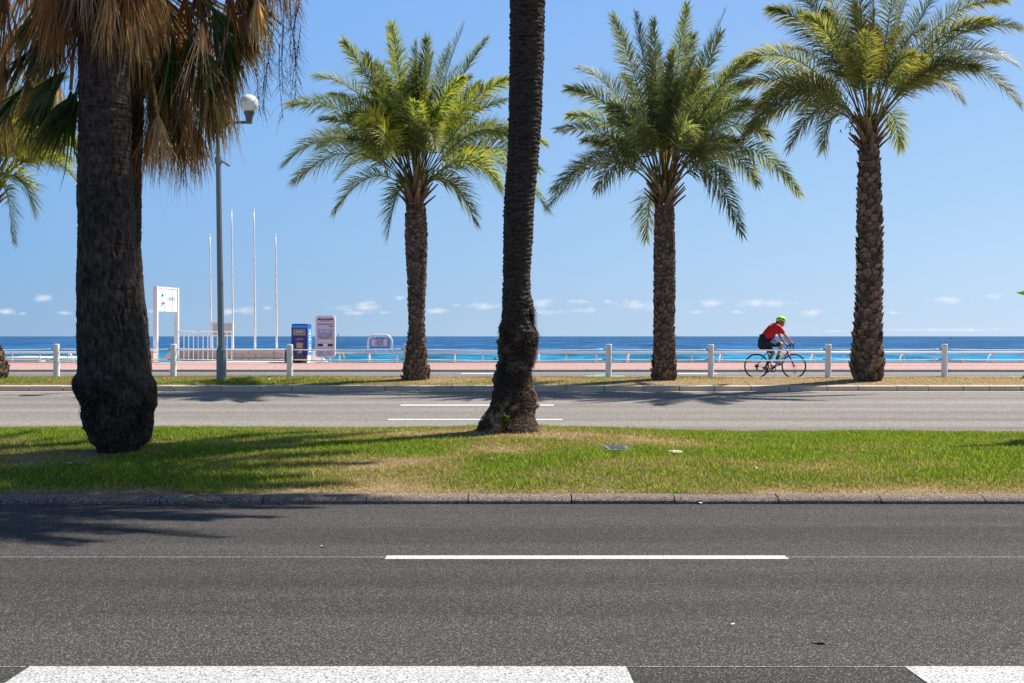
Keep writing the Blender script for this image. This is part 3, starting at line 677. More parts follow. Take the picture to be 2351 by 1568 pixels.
LC = [(1760,35,1885,75),(1705,130,1850,120),(1700,200,1850,165,.6),(1702,325,1820,165,-.3),(1740,285,1850,205,.8),(1795,350,1890,210,-.9),(1897,336,1905,225),(2092,330,2060,215),(1815,-60,1915,60),(1880,-110,1945,60,.6),(1940,-150,1970,60),(2000,-170,2000,60,-.4),(2060,-140,2030,60),(2130,-100,2065,70,.7),(2150,-20,2075,90,-.7),(2302,5,2130,45),(2250,60,2110,110,-.6),(2330,85,2170,75),(2348,140,2180,95,.4),(2352,230,2200,110),(2240,215,2140,140,.9),(2200,180,2100,160,-1.2),(1830,60,1920,110,-.9),(1930,130,1960,140,-2.2),(2060,110,2030,140,-2.),(1780,200,1890,180,1.),(2080,60,2040,110,.4),(1900,20,1945,100,.2),(1750,240,1870,160,.3)]
PC = [(340,1976,2016),(400,1973,2018),(480,1971,2021),(600,1970,2023),(700,1968,2021),(780,1963,2021),(830,1958,2024),(848,1954,2026),(862,1958,2025),(876,1966,2020)]
date_palm('rightmost date palm beside the cyclist, with wide arching crown and stubby trunk', 30.3, (1994, 285), (1995, 342), PC, LC, 20, 23,
          cols=[(.12, .145, .055), (.15, .175, .055), (.20, .21, .06), (.105, .135, .07)], tipc=(.30, .21, .05), cut=1.35, filler=(2.1, 3.9), spiky=.25, fruit=[(1945, 292, 12, (.06, .05, .04))])
LD = [(182,420,80,330),(96,497,55,370),(180,345,80,300,.6),(185,270,80,260,-.5),(150,180,60,240),(170,235,80,255,.8),(110,120,50,230),(60,90,20,220),(0,70,0,220),(-60,80,-40,220),(-120,120,-70,230),(-180,180,-90,250),(-220,260,-110,280),(-250,340,-120,300),(-240,440,-120,330),(-150,480,-90,350),(60,560,30,400,-.8),(130,380,60,310,-1),(40,300,10,280,-2)]
PD = [(470,-48,-8),(600,-50,-6),(750,-48,-7),(790,-48,-6),(815,-50,2),(835,-52,11),(850,-54,15),(866,-50,13)]
date_palm('date palm at the far left edge, its fronds showing behind the fan palm', 30.6, (-24, 430), (-28, 472), PD, LD, 40, 31,
          cols=[(.20, .24, .03), (.16, .21, .04), (.25, .28, .03)], tipc=(.34, .29, .05))

# ------------------------------------------------------------------ big fan palms on the median
def fiber_noise(seed, zb, amp_b):
    def nf(b, A, z, rr):
        p = b*1.0
        hi = 1/(1+np.exp(-(z-3.4)*2.2)); cr = -np.abs(fbm(p*np.array([22, 22, 5.5])+fbm(p*6, 2, seed+7)[:, None]*1.6, 2, seed)-.5)*.07
        rg = -np.abs(fbm(p*np.array([3.5, 3.5, 34]), 2, seed+9)-.5)*.055
        n = cr*(1-hi*.75)+rg*(.35+.65*hi)+(fbm(p*3, 3, seed+3)-.5)*.03+(fbm(p*40, 2, seed+2)-.5)*.008+.012
        lo = 1/(1+np.exp((z-zb)*18)); lump = fbm(p*np.array([5, 5, 5]), 4, seed+5)-.45; l2 = np.abs(fbm(p*np.array([13, 13, 11]), 3, seed+6)-.5)
        return n*(1-lo)+lo*(lump*amp_b-l2*amp_b*.55+(fbm(p*40, 2, seed+8)-.5)*.02)
    return nf
def fan(VL, H, D, L, spread, nb, r, cols, droop, kind, segs=5, fold=.25, wid=.03):
    """one fan leaf: nb blades radiating from hub H around direction D"""
    D = np.asarray(D, float); D /= np.linalg.norm(D); side = np.cross(D, r.normal(0, 1, 3)); side /= np.linalg.norm(side)
    if kind == 'green': side = side*np.array([1, .8, .5]); side /= np.linalg.norm(side)
    nrm = np.cross(D, side); base = np.array(cols[r.choice(len(cols))])*r.uniform(.75, 1.25)
    for k in range(nb):
        ph = spread*(2*(k+r.uniform(0, 1))/nb-1); z = fold*r.normal()
        d = D*math.cos(ph)+side*math.sin(ph)+nrm*z; d /= np.linalg.norm(d)
        Lk = L*r.uniform(.72, 1.1)*(1-.15*abs(ph)/max(spread, .1)); w = wid*r.uniform(.6, 1.25)*.5
        t = np.linspace(0, 1, segs+1)[:, None]; wig = r.normal(0, .05, (1, 3))*np.sin(t*r.uniform(2, 7))*L
        P = H+d*Lk*t+np.array([0, 0, -1])*Lk*droop*r.uniform(.5, 1.4)*t**2.2+wig*t
        T = np.gradient(P, axis=0); sv = np.cross(T, nrm+r.normal(0, .4, 3)); sv /= np.linalg.norm(sv, axis=1)[:, None]+1e-9
        W = w*np.interp(t[:, 0], [0, .12, .45, .8, 1], [.5, 1, .9, .45, .08])[:, None]
        V = np.stack([P-sv*W, P+sv*W], 1).reshape(-1, 3); n = VL['n']
        for q in range(segs): VL['F'].append((n+2*q, n+2*q+1, n+2*q+3, n+2*q+2))
        c = base*r.uniform(.7, 1.35)
        C = np.repeat((c*np.ones((segs+1, 1))), 2, 0)
        if kind == 'green':
            tip = np.array([.36, .24, .08])*r.uniform(.7, 1.2); tt = np.repeat(np.clip((t-.62)*2.2, 0, 1), 2, 0)*(r.random() < .75); C = C*(1-tt)+tip*tt
        VL['V'].append(V); VL['C'].append(C); VL['n'] += len(V)
def new_vl(): return dict(V=[], F=[], C=[], n=0)
def petiole(VL, A_, B_, c, w=.022):
    A_, B_ = np.asarray(A_, float), np.asarray(B_, float); m = (A_+B_)/2+np.array([0, 0, .12*np.linalg.norm(B_-A_)])
    t = np.linspace(0, 1, 7)[:, None]; P = (1-t)**2*A_+2*t*(1-t)*m+t*t*B_; s = np.array([0, 0, 1.])*w
    s2 = np.cross(B_-A_, s); s2 = s2/np.linalg.norm(s2)*w
    for sv in (s, s2):
        V = np.stack([P-sv, P+sv], 1).reshape(-1, 3); n = VL['n']
        for q in range(6): VL['F'].append((n+2*q, n+2*q+1, n+2*q+3, n+2*q+2))
        VL['V'].append(V); VL['C'].append(np.tile(np.array(c), (14, 1))); VL['n'] += 14
def strand(VL, P0, L, r, c, side=10, w=.006, sl=.22, curl=.12):
    """hanging dry flower stalk with fine side twigs"""
    n = 16; P = np.zeros((n, 3)); P[0] = P0; d = np.array([r.normal(0, curl), r.normal(0, curl), -1.])
    for k in range(1, n): d = d+r.normal(0, curl*.5, 3)*np.array([1, 1, .2]); d /= np.linalg.norm(d); P[k] = P[k-1]+d*L/n
    def rib(Q, w):
        for sv in (np.array([w, 0, 0]), np.array([0, w, 0])):
            ww = np.linspace(1, .3, len(Q))[:, None]*sv; V = np.stack([Q-ww, Q+ww], 1).reshape(-1, 3); m = VL['n']
            for q in range(len(Q)-1): VL['F'].append((m+2*q, m+2*q+1, m+2*q+3, m+2*q+2))
            VL['V'].append(V); VL['C'].append(np.tile(np.array(c)*r.uniform(.7, 1.2), (len(V), 1))); VL['n'] += len(V)
    rib(P, w)
    for k in range(side):
        i = r.integers(2, n-1); q = P[i]; d = np.array([r.normal(0, .7), r.normal(0, .5), -.7]); d /= np.linalg.norm(d); ln = sl*r.uniform(.4, 1.2)
        Q = np.array([q, q+d*ln*.5, q+d*ln+np.array([0, 0, -.25*ln])]); rib(Q, w*.55)
def flush(name, VL, mat, parent): return fast_mesh(name, np.concatenate(VL['V']), np.array(VL['F']), np.concatenate(VL['C']), mat, parent)
DEADC = [(.44, .27, .15), (.34, .19, .10), (.60, .43, .27), (.18, .105, .06), (.42, .29, .19), (.38, .165, .065), (.14, .085, .05)]
GREENC = [(.05, .085, .02), (.07, .11, .02), (.10, .135, .022), (.04, .07, .022)]
STRAWC = (.32, .24, .17)

def big_fan_palm():
    r = np.random.default_rng(101); Z = BIGZ
    prof = [(-260,330,500),(-100,325,505),(60,320,510),(161,319,513),(388,320,519),(610,316,524),(832,316,531),(1060,315,548),(1200,314,560),(1300,313,570),(1370,313,578),(1420,316,586),(1475,318,593),(1497,314,597),(1508,300,603),(1530,296,618),(1552,300,623),(1582,316,624),(1615,326,622),(1650,325,608),(1680,341,607),(1720,352,603),(1755,362,593),(1780,384,574),(1792,398,550)]
    root = thing('fan_palm', at(473/1.7422, 1030, Z), 'massive fan palm with dark swollen burl at its foot and shaggy brown skirt', 'palm tree')
    zb = CZ-(1508/1.7422-772)*Z/F
    V, Fc, d, par = trunk_surface(prof, Z, 4096., 620, 230, fiber_noise(3, zb, .13))
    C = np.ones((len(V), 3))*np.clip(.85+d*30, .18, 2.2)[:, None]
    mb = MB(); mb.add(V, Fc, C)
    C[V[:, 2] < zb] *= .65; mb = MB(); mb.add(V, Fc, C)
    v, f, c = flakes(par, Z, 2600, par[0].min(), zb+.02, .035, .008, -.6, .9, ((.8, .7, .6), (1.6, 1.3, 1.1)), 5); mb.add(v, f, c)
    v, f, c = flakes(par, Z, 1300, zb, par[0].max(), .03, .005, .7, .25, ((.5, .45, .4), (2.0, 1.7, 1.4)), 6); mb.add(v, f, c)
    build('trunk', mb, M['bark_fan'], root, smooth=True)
    # crown: dead skirt hugging the trunk, hanging fans, green fans behind
    D = new_vl(); G = new_vl(); S = new_vl()
    def P(x, y, dz=0): return at(x, y, Z+dz)
    tx = at(238, -120, Z)
    for k in range(60):                                     # skirt in front of and around the trunk top
        a = r.uniform(0, 2*math.pi); q = r.uniform(.34, .62); p = np.array([tx[0]+math.cos(a)*q, Z+math.sin(a)*q, r.uniform(5.75, 6.5)])
        fan(D, p, (math.cos(a)*.16, math.sin(a)*.16, -1), r.uniform(.75, 1.15), .30, 34, r, DEADC, .2, 'dead', fold=.14, wid=.020)
    spots = [(60,-60,.2,150),(20,-20,-.3,170),(110,-40,.5,160),(40,60,.7,150),(90,90,.9,120),(140,40,.2,130),(5,120,.3,160),(0,200,.6,130),(60,180,1.0,140),(120,160,1.1,110),(150,200,.9,110)]
    for (x, y, dz, L) in spots:
        for q in range(2 if y < 60 else 1):
            p = P(x+r.normal(0, 10), y+r.normal(0, 12), dz+r.normal(0, .15)); petiole(D, (tx[0]-.3, Z+.15*dz, 6.2), p, (.22, .13, .06))
            fan(D, p, (r.normal(-.05, .2), r.normal(0, .15), -1), L*Z/F*r.uniform(.85, 1.15), .42, 32, r, DEADC, .35, 'dead', fold=.2, wid=.020)
    for (x, y, dx, dz, L, s) in [(110,110,-.5,.3,140,.6),(172,245,-.75,-.1,190,.45),(150,190,-.95,.1,170,.5),(120,230,-.7,-.2,170,.5),(60,150,-.9,.2,150,.6),(176,235,-.35,.1,190,.4),(50,230,-.6,0,170,.5),(90,60,-.9,.3,130,.6),(150,120,-.6,.2,150,.6),(168,280,-.9,.0,150,.4)]:
        p = P(x, y-25, dz); petiole(G, (tx[0], Z+.3, 6.0), p, (.12, .13, .05)); fan(G, p, (dx, r.normal(0, .2), -.85), .85*L*Z/F, s*.8, 34, r, GREENC, .3, 'green', fold=.12, wid=.036)
    for x, y, L in [(25,60,190),(50,140,150),(88,40,170),(112,80,120),(130,-10,160),(5,30,240),(70,120,150),(60,0,170),(35,40,200),(100,-20,200),(20,100,150),(10,-20,260),(75,20,180),(120,0,150),(140,-30,190),(48,90,230)]:
        strand(S, P(x, y, r.uniform(-.5, -.1)), L*Z/F*r.uniform(.8, 1.2), r, (.2, .13, .10), 14, .005, .16)
    for k in range(14):                                     # out of the frame: the living top of the crown
        a = 2*math.pi*k/14; p = np.array([tx[0]+math.cos(a)*.95, Z+math.sin(a)*.95, 7.0+.35*(k % 3)]); petiole(G, (tx[0], Z, 6.5), p, (.12, .13, .05))
        fan(G, p, (math.cos(a), math.sin(a), .15), 1.0, 1.0, 34, r, GREENC, .35, 'green')
    flush('dead_frond_skirt', D, M['dead'], root); flush('crown', G, M['fan'], root); flush('dry_flower_stalk', S, M['dead'], root)
def rear_fan_palm():
    r = np.random.default_rng(202); Z = 16.45; s = Z/F
    prof = [(-300,470,580),(-100,466,578),(161,460,575),(388,458,571),(610,455,566),(832,452,563),(1000,458,561),(1150,470,572),(1300,485,589),(1400,492,597),(1475,500,602),(1580,505,608),(1700,500,606),(1778,500,606)]
    root = thing('fan_palm', at(552/1.7422, 1018, Z), 'slimmer fan palm tucked behind the massive one, its brown fans hanging over the lamp post', 'palm tree')
    V, Fc, d, par = trunk_surface(prof, Z, 4096., 380, 110, fiber_noise(13, .3, .1))
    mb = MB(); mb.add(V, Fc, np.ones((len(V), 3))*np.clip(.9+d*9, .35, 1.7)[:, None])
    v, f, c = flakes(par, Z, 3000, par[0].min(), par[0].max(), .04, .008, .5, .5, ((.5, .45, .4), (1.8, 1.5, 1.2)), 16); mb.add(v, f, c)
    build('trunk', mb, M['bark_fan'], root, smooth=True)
    D = new_vl(); G = new_vl(); S = new_vl()
    P = lambda x, y, dz=0: at(x, y, Z+dz)
    T0 = P(300, -60)
    # hanging dead fans: hub x, hub y, length px, x lean
    dead = [(330,120,170,.0),(345,170,150,.05),(360,60,190,.1),(380,150,180,.0),(400,230,190,-.05),(395,180,200,.05),(430,210,200,-.02),(445,160,200,.1),(420,90,190,0),(460,40,200,.05),(480,130,190,.1),(500,190,150,.05),(512,150,160,.08),(520,180,110,.05),(535,110,85,0),(510,60,190,.1),(550,50,130,.1),(340,20,160,0),(375,0,200,0),(420,-20,200,0),(470,-30,220,.1),(520,-20,180,.1),(340,230,170,-.1),(365,260,150,-.05),(410,280,135,0),(440,270,140,.05),(345,290,120,0),(355,120,150,-.1),(585,-10,120,.1),(600,-60,150,.15),(640,-90,120,.1),(560,-60,170,.1)]
    for (x, y, L, lx) in dead:
        for q in range(2):
            p = P(x+r.normal(0, 7), y+r.normal(0, 9), r.normal(0, .3)); petiole(D, T0, p, (.24, .15, .07), .016)
            fan(D, p, (lx+r.normal(0, .12), r.normal(0, .15), -1), L*s*r.uniform(.75, 1.05), .36, 36, r, DEADC, .3, 'dead', fold=.2, wid=.019)
    green = [(430,90,.35,-.8,180,.55,-.5),(400,80,-.1,-1,210,.5,-.5),(520,40,.6,-.75,125,.6,0),(545,-10,.7,-.6,130,.6,.1),(490,20,.4,-.8,170,.5,-.4),(560,50,.35,-.9,90,.5,.2),(460,120,.1,-1,160,.5,-.3),(380,110,-.1,-1,160,.5,.1),(572,80,.5,-.8,62,.5,-.1),(525,100,.2,-.9,100,.45,-.3),(350,60,.2,-1,150,.5,.3),(470,220,.2,-1,120,.5,.1),(525,150,.1,-.9,90,.4,-.05)]
    for (x, y, dx, dz, L, sp_, dd) in green:
        p = P(x, y, dd); petiole(G, T0, p, (.13, .14, .05)); fan(G, p, (dx, r.normal(0, .2), dz), L*s, sp_, 40, r, GREENC+[(.09, .11, .02)], .25, 'green', fold=.1, wid=.034)
    for (x, y, L) in [(355,90,190),(385,40,240),(410,120,200),(440,70,230),(465,100,220),(490,150,150),(515,60,200),(345,150,150),(430,180,170),(505,120,140),(340,60,200),(375,20,260),(400,60,230),(425,100,260),(450,40,280),(478,60,240),(500,-10,260),(530,20,230),(360,100,170),(395,-30,250)]:
        strand(S, P(x, y, r.uniform(-.5, -.2)), L*s*r.uniform(.8, 1.15), r, STRAWC, 18, .0065, .2)
    for (x, y, L, n) in [(600,-20,150,14),(615,20,170,18),(628,60,180,22),(640,-30,230,18),(652,0,250,22),(668,-20,240,20),(684,-30,220,22),(690,-40,190,14),(676,90,150,18),(641,100,200,14),(625,-60,200,14),(606,90,160,16),(590,150,120,14),(330,180,230,20),(345,260,150,14),(700,-40,110,14),(612,150,110,12),(690,60,180,16),(420,330,110,10),(660,-60,260,20)]:
        strand(S, P(x, y, r.uniform(-.2, .3)), L*s*r.uniform(.9, 1.1), r, (.10, .085, .075) if x > 560 else (.12, .08, .06), int(n*1.6), .006, .2, .07)
    for k in range(12):
        a = 2*math.pi*k/12+.2; p = np.array([T0[0]+math.cos(a)*.9, Z+math.sin(a)*.9, 6.9+.3*(k % 3)]); petiole(G, (T0[0], Z, 6.4), p, (.12, .13, .05))
        fan(G, p, (math.cos(a), math.sin(a), .2), .95, 1.0, 30, r, GREENC, .35, 'green')
    # long stems that carry the outermost flower stalks
    for (x, y) in [(640, -30), (684, -30), (615, 20), (600, -20)]: petiole(S, P(330, -150), P(x, y), (.14, .11, .09), .009)
    flush('dead_frond_skirt', D, M['dead'], root); flush('crown', G, M['fan'], root); flush('dry_flower_stalk', S, M['dead'], root)
def centre_palm():
    r = np.random.default_rng(303); Z = MIDZ; k = 1.7422
    q1 = lambda L: [(1000+y/2.0114, 1900+a/2.0114, 1900+b/2.0114) for y, a, b in L]
    prof = [(-1000,2074,2198),(-400,2054,2186),(0,2042,2177),(230,2042,2172),(480,2037,2163),(600,2034,2154),(720,2026,2143),(810,2018,2134),(990,2016,2126)]+q1([(200,230,438),(300,228,440),(380,222,444),(400,220,462),(470,222,468),(540,212,468),(570,205,470),(600,196,474),(625,186,484),(645,190,494),(670,200,502),(700,210,508),(735,214,506),(760,216,484),(790,220,472),(850,222,468),(880,220,456),(905,208,450),(930,192,449),(960,184,448),(1050,170,452),(1100,165,460),(1150,148,474),(1210,138,474),(1250,130,470),(1280,104,466),(1310,80,468),(1350,50,480),(1390,30,500),(1430,22,522),(1455,24,528),(1480,34,518),(1492,50,505)])
    root = thing('palm_trunk_tree', at(2040/k, 998, Z), 'tall dark palm with gnarled waisted trunk and bulging foot in the middle of the median', 'palm tree')
    root.name = 'tall_palm'; ORG[root.name] = ORG.get('palm_trunk_tree')
    def nf(b, A, z, rr):
        up = 1/(1+np.exp(-(z-1.75)*5)); ph = z*2*math.pi/.058+3*fbm(b*np.array([4, 4, 1.5]), 2, 41)*2+.8*np.sin(A*3)
        ring = (np.sin(ph)*.5+.5)**.7*.010-np.abs(fbm(b*np.array([4, 4, 30]), 3, 47)-.5)*.05+(fbm(b*np.array([18, 18, 34]), 3, 43)-.5)*.03+.01
        lo = (fbm(b*np.array([4.5, 4.5, 4]), 4, 44)-.5)*.25-np.abs(fbm(b*np.array([12, 12, 9]), 3, 45)-.5)*.12+.01+(fbm(b*45, 2, 46)-.5)*.03
        hole = -.11*np.exp(-(((z-.865+.0)/.07)**2+((A-4.95)/.28)**2))-.05*np.exp(-(((z-1.13)/.06)**2+((A-5.05)/.2)**2))
        return ring*up+lo*(1-up)+hole
    zt = 9.4; V, Fc, d, par = trunk_surface(prof, Z, 4096., 760, 170, nf)
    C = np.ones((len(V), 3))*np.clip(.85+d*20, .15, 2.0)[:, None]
    zz = V[:, 2]; t = np.clip((1.1-zz)/.6, 0, 1)[:, None]; C = C*(1-t)+C*np.array([3.6, 2.8, 2.3])*t  # foot painted browner and brighter, its lit highlights put into the colour
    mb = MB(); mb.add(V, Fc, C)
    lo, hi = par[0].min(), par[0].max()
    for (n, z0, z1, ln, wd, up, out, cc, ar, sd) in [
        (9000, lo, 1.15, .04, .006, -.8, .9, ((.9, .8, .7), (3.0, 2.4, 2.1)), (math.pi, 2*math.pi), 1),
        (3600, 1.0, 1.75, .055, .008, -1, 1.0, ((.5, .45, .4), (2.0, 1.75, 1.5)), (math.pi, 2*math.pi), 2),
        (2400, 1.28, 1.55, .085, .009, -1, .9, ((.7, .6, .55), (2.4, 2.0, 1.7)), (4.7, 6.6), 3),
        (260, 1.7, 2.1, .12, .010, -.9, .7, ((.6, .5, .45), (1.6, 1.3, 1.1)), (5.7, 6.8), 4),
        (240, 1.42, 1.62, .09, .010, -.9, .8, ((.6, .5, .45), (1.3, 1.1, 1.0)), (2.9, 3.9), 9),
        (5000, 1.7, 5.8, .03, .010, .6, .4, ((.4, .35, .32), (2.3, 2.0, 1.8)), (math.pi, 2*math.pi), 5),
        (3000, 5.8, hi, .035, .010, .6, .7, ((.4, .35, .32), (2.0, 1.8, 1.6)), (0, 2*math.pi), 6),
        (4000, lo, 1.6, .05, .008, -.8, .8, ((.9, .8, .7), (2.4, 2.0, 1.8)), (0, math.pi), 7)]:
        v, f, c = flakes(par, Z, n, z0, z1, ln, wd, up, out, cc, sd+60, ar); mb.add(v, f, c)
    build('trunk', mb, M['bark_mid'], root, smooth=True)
    # crown, high above the frame: it throws the shade on the left of the lawn and road
    O = np.array([(2080-2048)*Z/5122.+.12, Z, hi+.05]); VV, FF, CC = [], [], []; n0 = 0
    for i in range(46):
        a = r.uniform(0, 2*math.pi); el = R(r.uniform(-12, 70)); L = r.uniform(3.4, 4.5)
        dd = np.array([math.cos(a)*math.cos(el), math.sin(a)*math.cos(el), math.sin(el)])
        V, Fc, C = frond_geo(O, O+dd*L*.55, O+np.array([dd[0]*L, dd[1]*L, dd[2]*L*.6-.4*math.cos(el)*L*.5]), 80, .5, r, LEAFC, (.28, .24, .06)); VV.append(V); FF.append(Fc+n0); CC.append(C); n0 += len(V)
    for (tx_, ty_, tz_) in [(3.5, 20.7, 9), (3.1, 20.1, 9.2), (2.6, 21.0, 9), (3.7, 17.9, 9), (3.6, 18.6, 9.3), (3.7, 16.7, 9), (3.3, 17.2, 9.4), (3.25, 15.2, 9), (3.6, 15.9, 9.1), (2.1, 13.8, 9), (2.6, 14.4, 9.2), (1.4, 13.6, 9.2), (2.9, 19.6, 9.5), (3.0, 15.2, 9.4), (.3, 13.4, 9.2), (1.9, 14.6, 9.6), (3.9, 16.2, 9.0)]:  # unseen fronds, tips aimed so their shadows band the lawn and road
        T_ = np.array([tx_, ty_, tz_]); V, Fc, C = frond_geo(O, (O+T_)/2+np.array([0, 0, .9]), T_, 90, .62, r, LEAFC, (.28, .24, .06), roll=r.uniform(-.3, .3), wid=.045); VV.append(V); FF.append(Fc+n0); CC.append(C); n0 += len(V)
    fast_mesh('crown', np.concatenate(VV), np.concatenate(FF), np.concatenate(CC), M['leaf'], root)
    # weeds sprouting on the foot
    for (x, y, n, sg) in [(1155, 962, 38, 6), (1142, 932, 12, 3)]:
        W = new_vl(); q0 = at(x, y, Z-.40)
        for j in range(n):
            p = at(x+r.normal(0, sg), y+r.normal(0, 3), Z-.44); fan(W, p, (r.normal(0, .7), -.4, .7), .085, .4, 3, r, [(.08, .17, .02), (.05, .1, .02)], .4, 'dead', 3, .2, .014)
        flush('weed_tuft', W, M['grass'], root)
big_fan_palm(); rear_fan_palm(); centre_palm()

# broad-leaved plant at the right edge
def banana():
    r = np.random.default_rng(5); Z = 17.2; root = thing('banana_plant', at(2470, 1014, Z), 'broad-leaved banana plant at the right edge, only two green leaf tips showing', 'plant')
    mb = MB()
    for k in range(3): mb.tube([at(2470+k*10, 1018, Z+.1*k), at(2465+k*14, 950, Z+.1*k), at(2450+k*22, 820, Z+.1*k)], [.1, .07, .04], 8, (.10, .12, .04))
    build('stem', mb, M['banana'], root)
    def leaf(A_, B_, C_, w):
        mb = MB(); n = 16; A_, B_, C_ = map(lambda q: np.asarray(q, float), (A_, B_, C_)); vs = []; cs = []
        for i in range(n+1):
            t = i/n; p = (1-t)**2*A_+2*t*(1-t)*B_+t*t*C_; T = 2*(1-t)*(B_-A_)+2*t*(C_-B_); s = np.cross(T, [0, 0.5, 1]); s /= np.linalg.norm(s)
            ww = w*math.sin(math.pi*min(1, t*.94+.06))**.6*(1+.06*math.sin(i*2.3)); c = np.array([.06, .13, .015])*(1+.18*(i % 2))
            vs += [p-s*ww-np.array([0, 0, ww*.35]), p, p+s*ww-np.array([0, 0, ww*.35])]; cs += [c, c*1.5, c]
        mb.add(vs, [(3*i+j, 3*i+j+1, 3*i+j+4, 3*i+j+3) for i in range(n) for j in (0, 1)], cs); build('leaf', mb, M['banana'], root)
    leaf(at(2480, 840, Z), at(2440, 640, Z), at(2333, 672, Z-.1), .13)
    leaf(at(2470, 860, Z), at(2400, 800, Z), at(2341, 872, Z), .11)
    for k in range(13):
        a = r.uniform(-.9, 3.0); L = r.uniform(.8, 1.5)
        leaf(at(2480, 830, Z), at(2480, 700, Z)+np.array([.3*math.cos(a), .3*math.sin(a), .3]), at(2500, 690, Z)+np.array([L*abs(math.cos(a))*.8+.3, L*math.sin(a)*.7, r.uniform(-.1, .9)]), .17)
    for xx, yy, zz in [(2560, 620, .3), (2600, 560, .9), (2540, 540, .5)]: leaf(at(2480, 830, Z), at(2490, 640, Z), at(xx, yy, Z+zz), .17)
banana()

# ------------------------------------------------------------------ bollards and their steel cables
BZ = 31.62; bpx = [(-138,'bollard beyond the left edge of the view'), (130,'white bollard on the lawn left of the massive fan palm'), (398,'white bollard between the fan palm and the lamp post'), (665,'white bollard in front of the blue bin'),
 (932,'white bollard half hidden behind the leftmost full date palm'), (1397,'white bollard between the tall dark trunk and the middle date palm'), (1632,'white bollard just left of the cyclist'), (1901,'white bollard between the cyclist and the rightmost date palm'), (2168,'white bollard at the far right of the lawn, right of the last date palm'), (2436, 'bollard beyond the right edge of the view')]
def bollard_proto():
    root = thing('bollard', (0, 0, 0), 'white bollard', 'bollard', 'white bollards along the cycle path')
    mb = MB(); r_ = .076; z = [-.1, .80, .812, .816]; rr = [r_, r_, r_-.006, r_-.02]; n = 28; a = np.arange(n)*2*math.pi/n
    v = np.concatenate([np.stack([np.cos(a)*q, np.sin(a)*q, a*0+h], 1) for h, q in zip(z, rr)])
    mb.add(v, [(k*n+j, k*n+(j+1) % n, (k+1)*n+(j+1) % n, (k+1)*n+j) for k in range(3) for j in range(n)]+[tuple(3*n+j for j in range(n))])
    build('post', mb, M['bollard'], root)
    for h in (.685, .435):
        mb = MB(); mb.tube([(-.095, 0, h), (.095, 0, h)], .012, 8); build('cable_eye', mb, M['dark_hole'], root)
    return root
bp = bollard_proto(); bx = []
for i, (px, lab) in enumerate(bpx):
    o = bp if i == 0 else copy_tree(bp); X = (px-1175.5)*BZ/F; zb = CZ-(866-772)*BZ/F+random.uniform(-.008, .006)
    o.location = (X, BZ, zb); o.rotation_euler = (0, R(random.uniform(-.7, .7)), 0); o['label'] = lab; bx.append((X, zb))
for k in range(len(bx)-1):
    (xa, za), (xb, zb) = bx[k], bx[k+1]
    for h, nm in ((.685, 'upper'), (.435, 'lower')):
        mb = MB(); t = np.linspace(0, 1, 24); ends = .1
        P = np.stack([xa+ends+(xb-xa-2*ends)*t, np.full(24, BZ), (za+(zb-za)*t)+h-.02*4*t*(1-t)*((xb-xa)/2.9)], 1)
        mb.tube(P, .015, 8)
        o = build('steel_cable', mb, M['cable'], loc=P[0], smooth=True)
        a, b = bpx[k][1].split(',')[0], bpx[k+1][1]
        where = ['at the far left edge', 'running behind the massive fan palm', 'passing the lamp post foot', 'crossing the blue bin and map board', 'passing behind the tall dark trunk', 'passing behind the middle date palm', 'crossing the cyclist', 'passing behind the rightmost date palm', 'at the far right edge'][k]
        setp(o, nm+' steel cable of the bollard row, '+where, 'cable', 'steel cables between the bollards')

# ------------------------------------------------------------------ promenade railing
RZ = 48.47; rail_h = (832.8-807.2)*RZ/F
def railing(label, x0, x1, posts, braces):
    root = thing('railing', at((x0+x1)/2, 833, RZ), label, 'railing', 'low white promenade railings')
    zb = at(0, 833, RZ)[2]; zt = zb+rail_h
    mb = MB(); mb.tube([(road_x(x0, RZ), RZ, zt-.03), (road_x((x0+x1)/2, RZ), RZ, zt-.03), (road_x(x1, RZ), RZ, zt-.03)], .034, 12); build('top_rail', mb, M['white'], root, smooth=True)
    for p in posts:
        mb = MB(); X = road_x(p, RZ); mb.tube([(X, RZ, zb-.05), (X, RZ, zt-.055)], .026, 10); build('post', mb, M['white_rust'], root, smooth=True)
    for p in braces:
        X = road_x(p, RZ); mb = MB(); P = [(X, RZ+.05+.6*math.sin(a), zb-.15+(rail_h+.09)*math.cos(a)) for a in np.linspace(0, math.pi/2, 8)]+[(X, RZ+.65, zb-.4)]
        mb.tube(P, .03, 8); build('brace', mb, M['white'], root, smooth=True)
    return root
railing('long low white tube railing along the promenade, from the map board to the right edge', 771, 2560, [780,846,911,977,1043,1108,1172,1231,1300,1369,1438,1507,1588,1657,1726,1796,1869,1937,2006,2076,2145,2211,2280,2349,2418,2487], [846,1043,1238,1445,1657,1869,2076,2280,2487])
railing('short low white tube railing at the left edge, ending by the tall sign posts', -220, 346, [-170,-105,-38,28,92,156,220,284,340], [-38,156,330])
def solid(name, label, cat, parts, loc, group=None):
    root = thing(name, loc, label, cat, group)
    for nm, mb, mt in parts: build(nm, mb, mt, root)
    return root
def frustum(mb, quad0, quad1, c=None):
    mb.add(list(quad0)+list(quad1), [(3, 2, 1, 0), (4, 5, 6, 7), (0, 1, 5, 4), (1, 2, 6, 5), (2, 3, 7, 6), (3, 0, 4, 7)], c)
